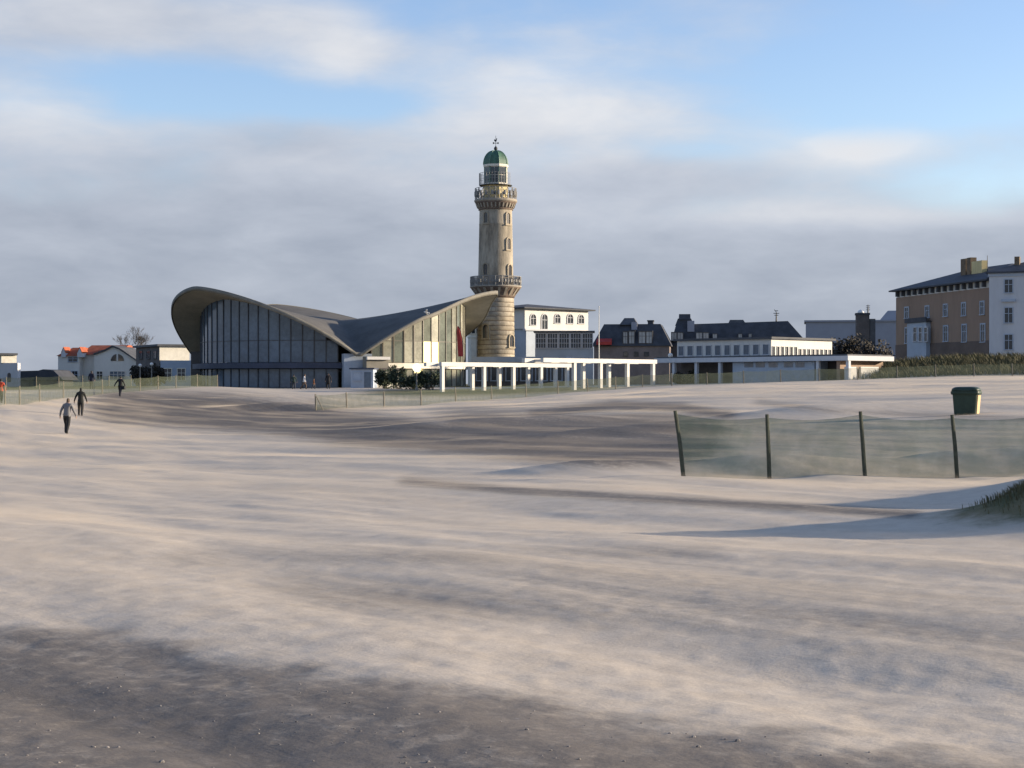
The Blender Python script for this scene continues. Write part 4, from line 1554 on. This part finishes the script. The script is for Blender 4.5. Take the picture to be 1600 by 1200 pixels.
# ------------------------------------------------------------------ trees and shrubs
def bare_tree(px, D, h, w, seed, label, ybase=None):
    rnd = random.Random(seed)
    c = at(px, 600, D)
    g = gz(c.x, c.y)
    T = thing('bare_tree', label, 'tree', (c.x, c.y, g), 'leafless trees behind the houses')
    tr, tw = MB(), MB()
    tr.tube((c.x, c.y, g - .2), (c.x, c.y, g + h * .42), .22, .15, 7)

    def grow(p, d, L, r, lv):
        e = p + d * L
        (tr if lv < 2 else tw).tube(p, e, r, r * .6, 5 if lv < 2 else 4, cap=False)
        if lv == 5:
            return
        for i in range(3 if lv < 4 else 3):
            q = (d + Vector((rnd.uniform(-1, 1) * w, rnd.uniform(-1, 1) * w, rnd.uniform(-.25, .7))) * .8).normalized()
            grow(p.lerp(e, rnd.uniform(.6, 1)), q, L * rnd.uniform(.6, .85), max(r * .55, .012), lv + 1)
    for i in range(4):
        grow(Vector((c.x, c.y, g + h * rnd.uniform(.3, .42))), Vector((rnd.uniform(-.6, .6) * w, rnd.uniform(-.6, .6), 1)).normalized(), h * .2, .11, 0)
    tr.build('trunk', M_BARK, T)
    tw.build('crown', M_BARK, T)


bare_tree(212, 282, 10.6, .9, 4, 'round-crowned bare winter tree between the red-roofed and brown houses')
bare_tree(234, 290, 8.4, 1.1, 8, 'small leafless tree half hidden behind the brown house roof')


def shrub(px, D, w, h, m, label, seed, n=900, base_y=None, group='shrubs along the promenade', leaf=.16, dep=None):
    rnd = random.Random(seed)
    c = at(px, 600, D)
    g = gz(c.x, c.y)
    T = thing('shrub', label, 'shrub', (c.x, c.y, g), group)
    st, lf = MB(), MB()
    dep = dep or w * .7
    lobes = [(rnd.uniform(-.6, .6) * w, rnd.uniform(-.5, .5) * dep, h * rnd.uniform(.35, .75), rnd.uniform(.3, .5)) for _ in range(7)]
    for i in range(9):
        lx, ly, lz, _ = lobes[i % 7]
        st.tube((c.x + rnd.uniform(-.2, .2) * w, c.y + rnd.uniform(-.2, .2), g - .1), (c.x + lx, c.y + ly, g + lz), .05, .02, 5)
    for i in range(n):
        lx, ly, lz, lr = lobes[i % 7]
        d = Vector((rnd.gauss(0, 1), rnd.gauss(0, 1), rnd.gauss(0, 1)))
        d = d.normalized() * rnd.random() ** .45
        p = Vector((c.x + lx + d.x * lr * w, c.y + ly + d.y * lr * dep, max(g + .02, g + lz + d.z * lr * h)))
        a = Vector((rnd.gauss(0, 1), rnd.gauss(0, 1), rnd.gauss(0, 1))).normalized() * leaf
        b = a.orthogonal().normalized() * leaf * rnd.uniform(.4, .8)
        lf.add([p - a, p - b * .8, p + a, p + b], [(0, 1, 2, 3)])
    st.build('stem', M_BARK, T)
    lf.build('foliage', m, T)


shrub(226, 196, 1.9, 2.3, M_LEAF_B, 'dark brown shrub under the globe lamps near the brown house', 1, 1400)
shrub(241, 198, 1.5, 2.6, M_LEAF_B, 'tall dark thicket at the corner of the brown house', 2, 1200)
shrub(601, 176, 1.5, 1.9, M_LEAF, 'dark green hedge bush just beyond the blue-grey booth', 3, 1100)
shrub(622, 174, 1.2, 2.3, M_LEAF, 'tallest dark green bush before the glazed gable', 4, 1000)
shrub(645, 172, 1.6, 1.5, M_LEAF, 'low spreading green bush below the glowing gable panes', 5, 1000)
shrub(672, 170, 1.7, 1.9, M_LEAF, 'rounded green bush beside the first pergola post', 6, 1000)
shrub(1095, 176, 1.8, 1.7, M_LEAF, 'green bush in front of the pavilion columns', 7, 900)
shrub(1070, 172, 1.4, 1.2, M_LEAF_B, 'small brownish bush near the standing globe lamp', 8, 700)
shrub(1305, 236, 3.0, 6.0, M_LEAF_B, 'broad dark evergreen mass behind the sunlit upper storey', 11, 2200, leaf=.26)
shrub(1335, 234, 3.2, 7.1, M_LEAF_B, 'dark evergreen growing at the foot of the chimney tower', 12, 2200, leaf=.26)
shrub(1368, 232, 3.2, 5.6, M_LEAF_B, 'dark sloping evergreen between chimney tower and ochre villa', 13, 2000, leaf=.26)
shrub(1280, 238, 2.3, 5.1, M_LEAF_B, 'low dark evergreen where the mansard roof ends', 14, 1400, leaf=.26)


def grass_mass(name, label, pts, hmin, hmax, seed, m, wid):
    rnd = random.Random(seed)
    mb = MB()
    xs = np.array([p[0] for p in pts])
    ys = np.array([p[1] for p in pts])
    zs = ground(xs, ys)
    for x, y, z in zip(xs, ys, zs):
        h = rnd.uniform(hmin, hmax)
        a = rnd.uniform(0, 6.28)
        lx, ly = -h * rnd.uniform(.1, .7), -h * rnd.uniform(-.2, .5)
        dx, dy = math.cos(a) * wid, math.sin(a) * wid
        mb.add([(x - dx, y - dy, z - .05), (x + dx, y + dy, z - .05), (x + dx * .7 + lx * .4, y + dy * .7 + ly * .4, z + h * .6), (x - dx * .7 + lx * .4, y - dy * .7 + ly * .4, z + h * .6), (x + lx, y + ly, z + h * .95)],
               [(0, 1, 2, 3), (3, 2, 4)])
    o = mb.build(name, m)
    tag(o, label, 'grass', kind='stuff')


_r = random.Random(3)
pts = []
while len(pts) < 15000:
    px, D = _r.uniform(1345, 1720), _r.uniform(156, 182)
    if px < 1395 and _r.random() > (px - 1345) / 50:
        continue
    pts.append(((px - 800) / F * D, D))
grass_mass('dune_grass', 'brown-green marram grass covering the dune below the villas', pts, .3, .85, 5, M_DUNEGRASS, .035)
gx, gy = np.array([_r.gauss(7.5, 1.0) for _ in range(9000)]), np.array([_r.gauss(20.5, .8) for _ in range(9000)])
gzz = ground(gx, gy)
pts = [(x, y) for x, y, z in zip(gx, gy, gzz) if z > .06 + .2 * _r.random()]
grass_mass('mound_grass', 'dark marram grass tufts on the small sand mound at the beach edge', pts, .03, .11, 6, M_DUNEGRASS, .006)


# ------------------------------------------------------------------ fences
def fence(name, label, posts, h, pr, mp, mn, lean=0.0, net_lo=.08, net_hi=.95):
    """posts: (px, distance) pairs"""
    P = []
    for px, D in posts:
        c = at(px, 600, D)
        P.append(Vector((c.x, c.y, gz(c.x, c.y))))
    T = thing(name, label, 'fence', P[0], 'sand-catching net fences')
    rnd = random.Random(len(posts))
    tops = []
    for i, p in enumerate(P):
        t = p + Vector((-lean * (1.4 if i == 0 else rnd.uniform(.3, 1.0)), rnd.uniform(-.04, .04), h * rnd.uniform(.97, 1.03)))
        tops.append(t)
        mb = MB()
        mid = p.lerp(t, .5) + Vector((rnd.uniform(-.015, .015), 0, 0))
        mb.tube(p - Vector((0, 0, .3)), mid, pr, pr * .95, 8)
        mb.tube(mid, t, pr * .95, pr * .8, 8)
        mb.build('post', mp, T)
    for i in range(len(P) - 1):
        nx = 10
        vs, fs = [], []
        for j in range(nx + 1):
            t = j / nx
            b = P[i].lerp(P[i + 1], t)
            top = tops[i].lerp(tops[i + 1], t)
            zb = gz(b.x, b.y)
            sag = math.sin(math.pi * t)
            lo, hi = Vector((b.x, b.y, max(zb - .02, zb + net_lo - .1))), b.lerp(top, net_hi) - Vector((0, 0, sag * h * .06))
            for q in range(4):
                s = q / 3
                v = lo.lerp(hi, s)
                v.y += .10 * sag * math.sin(math.pi * s)
                vs.append(v)
        for j in range(nx):
            for q in range(3):
                a = j * 4 + q
                fs.append((a, a + 4, a + 5, a + 1))
        mb = MB()
        mb.add(vs, fs)
        mb.build('net', mn, T, True)
    return T


fence('net_fence', 'green net fence on dark leaning posts in the open sand before the waste bin', [(1070, 33.8), (1203, 34.0), (1353, 34.2), (1497, 34.3), (1650, 34.5), (1800, 34.7)], 1.31, .045, M_POST, M_NET, .14)
mid = []
for px in (494, 542, 600, 658, 712, 768, 822, 872, 918, 962, 1004, 1050, 1105, 1162, 1220, 1280, 1340, 1402, 1462, 1522, 1582, 1640):
    mid.append((px, float(np.interp(px, [494, 658, 800, 1000, 1200, 1400, 1600], [115, 122, 138, 152, 148, 145, 143]))))
mid_fence = fence('net_fence', 'long faded green net fence running in front of pergolas and pavilion', mid, 1.15, .05, M_POST_PALE, M_NET_FAR, .05)
q = MB()
p = at(494, 600, 115)
q.tube((p.x + .02, p.y, gz(p.x, p.y) + .95), (p.x + .55, p.y - .05, gz(p.x + .5, p.y) - .1), .035, n=6)
q.build('brace', M_POST_PALE, mid_fence)
lf = []
for px in (-30, 8, 31, 62, 99, 160, 219, 247, 275, 308, 340):
    lf.append((px, float(np.interp(px, [-30, 5, 31, 62, 99, 160, 219, 340], [101, 105, 110, 118, 126, 140, 150, 170]))))
fence('net_fence', 'green net fence with thin pale posts behind the walkers', lf, 1.25, .05, M_POST_PALE, M_NET_FAR, .03)
fence('net_fence', 'second pale-posted net fence at the grass edge before the red-roofed house', [(-20, 172), (10, 172), (57, 173), (92, 174), (129, 175), (170, 176), (205, 178)], 1.2, .045, M_POST_PALE, M_NET_FAR, .02)


# ------------------------------------------------------------------ street furniture
def waste_bin():
    turn = R(-24)
    D = 62.0
    c = at(1510, 648, D)
    g = gz(c.x, c.y)
    T = thing('waste_bin', 'dark green wheeled waste bin with cream side panel standing on the sand', 'bin', (c.x, c.y, g))
    k = D / F

    def spin(p):
        ca, sa = math.cos(turn), math.sin(turn)
        return (c.x + p[0] * ca - p[1] * sa, c.y + p[0] * sa + p[1] * ca, p[2])

    def ring(w, d, z, r=.1, n=4):
        o = []
        for qx, qy, a0 in ((1, -1, -90), (1, 1, 0), (-1, 1, 90), (-1, -1, 180)):
            for i in range(n + 1):
                t = R(a0 + 90 * i / n)
                o.append(spin((qx * (w / 2 - r) + r * math.cos(t), qy * (d / 2 - r) + r * math.sin(t), z)))
        return o

    def loft(rings):
        m = MB()
        n = len(rings[0])
        vs = [p for q in rings for p in q]
        fs = [tuple(range(n - 1, -1, -1)), tuple((len(rings) - 1) * n + i for i in range(n))]
        for j in range(len(rings) - 1):
            fs += [(j * n + i, j * n + (i + 1) % n, (j + 1) * n + (i + 1) % n, (j + 1) * n + i) for i in range(n)]
        return m.add(vs, fs)
    h = 44 * k
    loft([ring(.80, .72, g - .03), ring(.82, .74, g + .06), ring(.92, .84, g + h * .74)]).build('body', M_BIN, T, False)
    loft([ring(1.0, .92, g + h * .72, .12), ring(1.05, .97, g + h * .78, .14), ring(1.04, .96, g + h * .84, .14)]).build('rim', M_BIN, T)
    lid = loft([ring(1.0, .92, g + h * .842, .14), ring(.97, .88, g + h * .93, .16), ring(.8, .7, g + h * .985, .2), ring(.5, .4, g + h, .15)]).build('lid', M_BIN, T, True)
    m = MB()
    m.tube(spin((-.25, -.50, g + h * .87)), spin((.25, -.50, g + h * .87)), .025)
    m.build('handle', M_BIN, lid)
    m = MB()
    m.hexa([spin(p) for p in ((.33, -.30, g + .05), (.425, -.30, g + .05), (.425, .3, g + .05), (.33, .3, g + .05),
                              (.40, -.35, g + h * .70), (.48, -.35, g + h * .70), (.48, .34, g + h * .70), (.40, .34, g + h * .70))])
    m.build('side_panel', M_BIN_C, T)
    for sd in (-1, 1):
        m = MB()
        m.tube(spin((sd * .30, .36, g + .06)), spin((sd * .38, .36, g + .06)), .08, n=12)
        m.build('wheel', M_IRON, T)


waste_bin()


def globe_lamp(px, D, ytop, label, r=.2, mglow=None):
    c = at(px, ytop, D)
    g = gz(c.x, c.y)
    T = thing('globe_lamp', label, 'street lamp', (c.x, c.y, g), 'globe lamps on the promenade')
    m = MB()
    m.lathe([(.14, g - .1), (.14, g + .25), (.07, g + .35), (.05, c.z - r * .9), (.1, c.z - r * .85), (.1, c.z - r * .7)], 10, (c.x, c.y))
    m.build('post', M_RAIL, T)
    m = MB()
    m.lathe([(r * math.cos(t), c.z + r * math.sin(t)) for t in np.linspace(-1.45, 1.5, 11)], 16, (c.x, c.y))
    m.build('globe', mglow or M_GLOBE, T, True)


globe_lamp(1047.5, 182, 555.5, 'white globe lamp on a grey post before the pavilion corner', .27)
globe_lamp(219, 190, 571, 'white globe lamp above the brown shrub', .2)
globe_lamp(237, 192, 569, 'white globe lamp beside the tall dark thicket', .2)
globe_lamp(651, 166, 574.5, 'glowing globe on a post in front of the shell hall side gable', .42, M_GLOW)  # emissive globe set at the bright spot before the gable


def flag_things():
    c = at(936, 600, 240)
    g = gz(c.x, c.y)
    T = thing('flagpole', 'thin bare white flagpole rising beside the white villa', 'flagpole', (c.x, c.y, g))
    m = MB()
    zt = at(936, 480, 240).z
    m.tube((c.x, c.y, g - .1), (c.x, c.y, zt), .09, .045, 8)
    m.build('pole', M_WHITE, T)
    m = MB()
    m.lathe([(.02, zt - .05), (.1, zt + .02), (.1, zt + .1), (.02, zt + .16)], 8, (c.x, c.y))
    m.build('knob', M_WHITE, T)
    m = MB()
    m.lathe([(.22, g - .1), (.22, g + .3), (.1, g + .4)], 10, (c.x, c.y))
    m.build('foot', M_RAIL, T)
    D = 214.5
    c = at(722, 600, 190)
    c = at(723.5, 600, 190)
    g = gz(c.x, c.y)
    k = 190 / F
    zz = lambda y: CZ + (600 - y) * k
    T = thing('feather_flag', 'tall curved red feather flag beside the shell hall gable', 'flag', (c.x, c.y, g))
    pl = [(0, g - .1), (.02, zz(580)), (.02, zz(545)), (-.1, zz(528)), (-.3, zz(515)), (-.58, zz(509))]
    m = MB()
    for (a, z0), (b, z1) in zip(pl[:-1], pl[1:]):
        m.tube((c.x + a, c.y, z0), (c.x + b, c.y, z1), .035, .03, 6)
    m.build('pole', M_IRON, T)
    m = MB()
    lft = [(-.55, zz(557)), (-.62, zz(545)), (-.68, zz(530)), (-.72, zz(518)), (-.66, zz(510))]
    rgt = [(-.02, zz(557)), (-.02, zz(545)), (-.12, zz(528)), (-.32, zz(515)), (-.58, zz(509))]
    vs, fs = [], []
    for (a, z), (b, w) in zip(lft, rgt):
        for q in range(5):
            t = q / 4
            for s in (-.015, .015):
                vs.append((c.x + a + (b - a) * t, c.y + .12 * math.sin(t * 6 + z) * t * (1 - t) * 4 + s, z + (w - z) * t))
    for i in range(4):
        for q in range(4):
            a = i * 10 + q * 2
            fs += [(a, a + 2, a + 12, a + 10), (a + 1, a + 11, a + 13, a + 3)]
    m.add(vs, fs)
    m.build('sail', M_REDCLOTH, T, True)


flag_things()


# ------------------------------------------------------------------ people
def person(px, D, H, label, head_deg, coat, legs, hair, coat_len=.47, stride=.16, arms=(.22, .18), lean=.04, bag=False, hood=False):
    """a walking figure grown from a joint skeleton; head_deg 180 shows its back"""
    c = at(px, 600, D)
    g = gz(c.x, c.y)
    T = thing('person', label, 'person', (c.x, c.y, g), 'people on the beach')
    V, E, RAD = [], [], []

    def j(p, r, par=None):
        V.append(Vector(p) * H)
        RAD.append((r[0] * H, r[1] * H) if isinstance(r, tuple) else (r * H, r * H))
        if par is not None:
            E.append((par, len(V) - 1))
        return len(V) - 1
    L = lean
    pel = j((0, 0, .52), (.085, .062))
    wai = j((0, -L * .3, .61), (.096, .074), pel)
    che = j((0, -L * .7, .73), (.106, .078), wai)
    sho = j((0, -L, .805), (.080, .055), che)
    nec = j((0, -L * 1.15, .86), .030, sho)
    hd1 = j((0, -L * 1.35, .905), (.046, .052), nec)
    hd2 = j((0, -L * 1.4, .955), (.047, .055), hd1)
    hd3 = j((0, -L * 1.3, .99), (.024, .03), hd2)
    j((0, -L * 1.4 - .058, .915), .010, hd1)              # nose
    for s in (-1, 1):
        st = stride * s
        hip = j((s * .058, 0, .49), .068, pel)
        kn = j((s * .066, -st * .55 - .025, .27), .050, hip)
        an = j((s * .072, -st * .55 + max(0, -st) * .7, .055), .038, kn)
        j((s * .068, -st * .55 + max(0, -st) * .7 - .085, .022), (.024, .02), an)
        sd = j((s * .108, -L, .795), .044, sho)
        sw = arms[0 if s < 0 else 1] * .42
        el = j((s * (.135 + sw * .22), -L + .02 + st * .25, .645), .034, sd)
        wr = j((s * (.14 + sw * .42), -L - .03 + st * .45, .515), .022, el)
        pm = j((s * (.14 + sw * .44), -L - .04 + st * .48, .478), (.020, .013), wr)
        for fi in range(4):
            a = j((s * (.14 + sw * .44), -L - .055 + fi * .010 + st * .48, .452 - (.004 if fi in (1, 2) else 0)), .0052, pm)
            j((s * (.135 + sw * .44), -L - .052 + fi * .010 + st * .48, .425 - (.006 if fi in (1, 2) else 0)), .0045, a)
        a = j((s * (.132 + sw * .43), -L - .066 + st * .48, .468), .0058, pm)
        j((s * (.127 + sw * .43), -L - .074 + st * .48, .445), .005, a)
    me = bpy.data.meshes.new('body')
    me.from_pydata(V, E, [])
    o = bpy.data.objects.new('body', me)
    COL.objects.link(o)
    md = o.modifiers.new('skin', 'SKIN')
    me.skin_vertices[0].data[0].use_root = True
    for i, (a, b) in enumerate(RAD):
        me.skin_vertices[0].data[i].radius = (a, b)
    ms = o.modifiers.new('sub', 'SUBSURF')
    ms.levels = ms.render_levels = 2
    dg = bpy.context.evaluated_depsgraph_get()
    nm = bpy.data.meshes.new_from_object(o.evaluated_get(dg))
    COL.objects.unlink(o)
    bpy.data.objects.remove(o)
    for k, col in enumerate((legs, coat, (0.42, 0.27, 0.2), hair, (0.03, 0.03, 0.03))):
        nm.materials.append(mat('cloth_%d_%d_%d' % tuple(int(q * 999) for q in col), col, .85, .15, 5.0))
    for p in nm.polygons:
        z = p.center.z / H
        x = abs(p.center.x) / H
        y = p.center.y / H
        arm = x > .115 and z > .40
        if z < .05:
            k = 4
        elif z < .40 or (z < coat_len and not arm):
            k = 0
        elif arm and z < .50:
            k = 2
        elif z < .855:
            k = 1
        elif hood and (y > -L * 1.4 - .035):
            k = 1
        elif z > .945 or (y > -L * 1.4 - .028 and z > .875):
            k = 3
        else:
            k = 2
        p.material_index = k
        p.use_smooth = True
    b = bpy.data.objects.new('body', nm)
    COL.objects.link(b)
    b.parent = T
    zmin = min(v.co.z for v in nm.vertices)
    b.location = (0, 0, -zmin - .02)
    T.rotation_euler.z = R(head_deg)
    # coat hem: a flared skirt of the jacket
    q = MB()
    prof = []
    n = 16
    vs, fs = [], []
    for lv, (z, rx, ry) in enumerate(((.62, .088, .068), (.54, .105, .082), (coat_len, .112, .09), (coat_len, .104, .082))):
        for i in range(n):
            t = 2 * math.pi * i / n
            vs.append((rx * H * math.cos(t), (ry * math.sin(t) - L * .2) * H, z * H))
    for lv in range(3):
        for i in range(n):
            fs.append((lv * n + i, lv * n + (i + 1) % n, (lv + 1) * n + (i + 1) % n, (lv + 1) * n + i))
    q.add(vs, fs)
    hem = q.build('jacket_hem', nm.materials[1], None, True)
    hem.parent = T
    hem.location = b.location
    if bag:
        q = MB()
        q.box((-.19 * H, .03 * H, .43 * H), (.10 * H, .2 * H, .17 * H))
        q.tube((-.19 * H, .0, .51 * H), (-.12 * H, 0, .82 * H), .012 * H, n=6)
        bg = q.build('shoulder_bag', nm.materials[4], None)
        bg.parent = T
        bg.location = b.location
    return T


person(104.5, 80, 1.76, 'person in grey jacket with arms swinging and black trousers walking on sand', 168, (.17, .165, .165), (.018, .018, .018), (.085, .06, .04), .50, .13, (.34, .42), .05)
person(126, 100, 1.74, 'person in hooded black coat walking ahead of the grey-jacketed walker', 185, (.016, .017, .015), (.03, .026, .022), (.02, .02, .02), .44, .15, (.30, .42), .03, hood=True)
person(188, 137, 1.74, 'person in black with a shoulder bag and one arm held out near the fence', 176, (.014, .014, .016), (.03, .03, .036), (.02, .018, .016), .47, .22, (.25, .75), .02, bag=True)
person(143, 156, 1.78, 'person in dark navy coat standing on the grass before the red-roofed house', 170, (.016, .018, .034), (.02, .022, .03), (.02, .018, .016), .36, .03, (.12, .12), .0)
person(1, 112, 1.72, 'person in orange-red jacket behind the net fence', 175, (.5, .07, .03), (.02, .02, .025), (.015, .014, .014), .5, .08, (.2, .2), .02)
person(459, 179, 1.65, 'person in dark green jacket outside the shell hall windows', 190, (.02, .035, .03), (.035, .04, .05), (.02, .018, .016), .46, .12, (.4, .4), .02)
person(475, 178, 1.66, 'person in white jacket walking past the shell hall windows', 95, (.62, .6, .58), (.10, .07, .055), (.12, .08, .05), .48, .2, (.25, .25), .03)
person(490, 178.5, 1.18, 'child in brown coat beside the white-jacketed walker', 95, (.17, .075, .04), (.05, .05, .06), (.1, .07, .04), .45, .16, (.2, .2), .02)
person(513, 178, 1.78, 'person in long black coat facing the shell hall entrance', 185, (.012, .012, .014), (.02, .02, .022), (.015, .014, .013), .30, .1, (.22, .22), .02)


def gull():
    c = at(666, 488, 150)
    T = thing('gull', 'pale gull gliding past the dark shell roof', 'bird', c)
    m = MB()
    prof = [(.005, -.24), (.035, -.2), (.05, -.14), (.085, -.04), (.08, .06), (.05, .16), (.03, .24), (.04, .32)]
    n = 10
    vs = [(c.x + y, c.y + r * math.cos(2 * math.pi * i / n), c.z + r * .85 * math.sin(2 * math.pi * i / n) - y * .25) for r, y in prof for i in range(n)]
    fs = [(j * n + i, j * n + (i + 1) % n, (j + 1) * n + (i + 1) % n, (j + 1) * n + i) for j in range(len(prof) - 1) for i in range(n)]
    m.add(vs, fs + [tuple(range(n)), tuple((len(prof) - 1) * n + i for i in range(n))])
    m.build('body', M_GLOBE, T, True)
    for sd in (-1, 1):
        m = MB()
        st = [(0, .16, 0), (.28, .15, .20), (.52, .1, .24), (.72, .02, .16)]
        for (a, w, z), (b, w2, z2) in zip(st[:-1], st[1:]):
            q = [(c.x - w / 2 + a * .2, c.y + sd * (a + .05), c.z + z * sd * -.9 + .02), (c.x + w / 2 + a * .2, c.y + sd * (a + .05), c.z + z * sd * -.9 + .02),
                 (c.x + w2 / 2 + b * .2, c.y + sd * (b + .05), c.z + z2 * sd * -.9 + .02), (c.x - w2 / 2 + b * .2, c.y + sd * (b + .05), c.z + z2 * sd * -.9 + .02)]
            m.hexa(q + [(x, y, z_ + .02) for x, y, z_ in q])
        m.build('wing', M_GLOBE, T)


gull()


# ------------------------------------------------------------------ small debris on the moist sand
def pebbles():
    rnd = random.Random(12)
    mb = MB()
    pts = []
    while len(pts) < 260:
        D = 6.6 + 6.5 * rnd.random() ** 1.6
        px = rnd.uniform(-100, 1700)
        x = (px - 800) / F * D
        if 600 + CZ * F / D < np.interp(px, [-100, 0, 400, 800, 1200, 1600, 1700], [990, 1010, 1065, 1105, 1150, 1215, 1225]):
            continue
        pts.append((x, D))
    zs = ground(np.array([p[0] for p in pts]), np.array([p[1] for p in pts]))
    for (x, y), z in zip(pts, zs):
        r = rnd.uniform(.003, .008) * (1.8 if rnd.random() < .06 else 1)
        vs, fs = [], []
        for lv, (s, h) in enumerate(((1, -.4), (.9, .35), (.45, .75))):
            for i in range(6):
                t = i * math.pi / 3 + lv * .3
                vs.append((x + r * s * math.cos(t) * rnd.uniform(.8, 1.3), y + r * s * math.sin(t) * rnd.uniform(.7, 1.2), z + r * h))
        for lv in range(2):
            for i in range(6):
                fs.append((lv * 6 + i, lv * 6 + (i + 1) % 6, lv * 6 + 6 + (i + 1) % 6, lv * 6 + 6 + i))
        fs.append(tuple(range(12, 18)))
        mb.add(vs, fs)
    tag(mb.build('pebbles', M_PEBBLE), 'scattered small pebbles and shell bits on the moist sand', 'pebbles', kind='stuff')


pebbles()


# ------------------------------------------------------------------ sand carried low over the beach by the wind
def blowing_sand():
    ys = 4.0 * (150 / 4.0) ** np.linspace(0, 1, 90)
    k = np.linspace(-1, 1, 90) * 0.46
    Y, K = np.meshgrid(ys, k, indexing='ij')
    X = K * (Y + 9.0)
    Z = ground(X, Y)
    h = 0.08 + 0.0006 * Y + 0.035 * fbm(X / 3.0, Y / 4.0, 55, 2)
    edge = np.minimum(1.0, np.minimum(np.arange(90)[:, None], 89 - np.arange(90)[:, None]) / 6.0) * np.minimum(1.0, np.minimum(np.arange(90)[None], 89 - np.arange(90)[None]) / 6.0)
    mx = (1850 - 800) / F * 21
    h = h * (1 - .9 * np.exp(-0.5 * (((X - mx) / 1.5) ** 2 + ((Y - 20.5) / 1.5) ** 2)))
    pyv = 600 - (Z - CZ) / Y * F
    h = h * (1 - .6 * np.exp(-0.5 * ((pyv - 680) / 32.0) ** 2) * (800 + X / Y * F > 250))
    h = h * edge
    top = np.stack([X, Y, Z + h], -1).reshape(-1, 3)
    bot = np.stack([X, Y, Z - 0.10], -1).reshape(-1, 3)
    n = 90
    idx = np.arange(n * n).reshape(n, n)
    f = np.stack([idx[:-1, :-1], idx[:-1, 1:], idx[1:, 1:], idx[1:, :-1]], -1).reshape(-1, 4)
    rim = np.concatenate([idx[0, :], idx[1:, -1], idx[-1, -2::-1], idx[-2:0:-1, 0]])
    side = [(int(a), int(a) + n * n, int(b) + n * n, int(b)) for a, b in zip(rim, np.roll(rim, -1))]
    me = bpy.data.meshes.new('blowing_sand')
    me.from_pydata(np.concatenate([top, bot]).tolist(), [], f.tolist() + (f[:, ::-1] + n * n).tolist() + side)
    m = bpy.data.materials.new('blowing_sand')
    m.use_nodes = True
    t = NT(m.node_tree)
    out = t.n('ShaderNodeOutputMaterial')
    v = t.n('ShaderNodeVolumePrincipled')
    v.inputs['Color'].default_value = (0.77, 0.66, 0.52, 1)
    v.inputs['Anisotropy'].default_value = 0.0
    geo = t.n('ShaderNodeNewGeometry')
    mp = t.n('ShaderNodeMapping')
    mp.inputs['Rotation'].default_value = (0, 0, R(51.5))
    t.link(geo.outputs['Position'], mp.inputs[0])
    mp2 = t.n('ShaderNodeMapping')
    mp2.inputs['Scale'].default_value = (0.14, 0.75, 1.0)
    t.link(mp.outputs[0], mp2.inputs[0])
    d = t.noise(mp2.outputs[0], 0.55, 3.0, 0.6, 0.3)
    t.link(t.maprange(d, 0.42, 0.72, 0.0, 0.21), v.inputs['Density'])
    t.link(v.outputs[0], out.inputs['Volume'])
    m.cycles.volume_step_rate = 0.05
    me.materials.append(m)
    o = bpy.data.objects.new('blowing_sand', me)
    COL.objects.link(o)
    tag(o, 'low streaming veil of windblown sand over the beach', 'sand', kind='stuff')


blowing_sand()
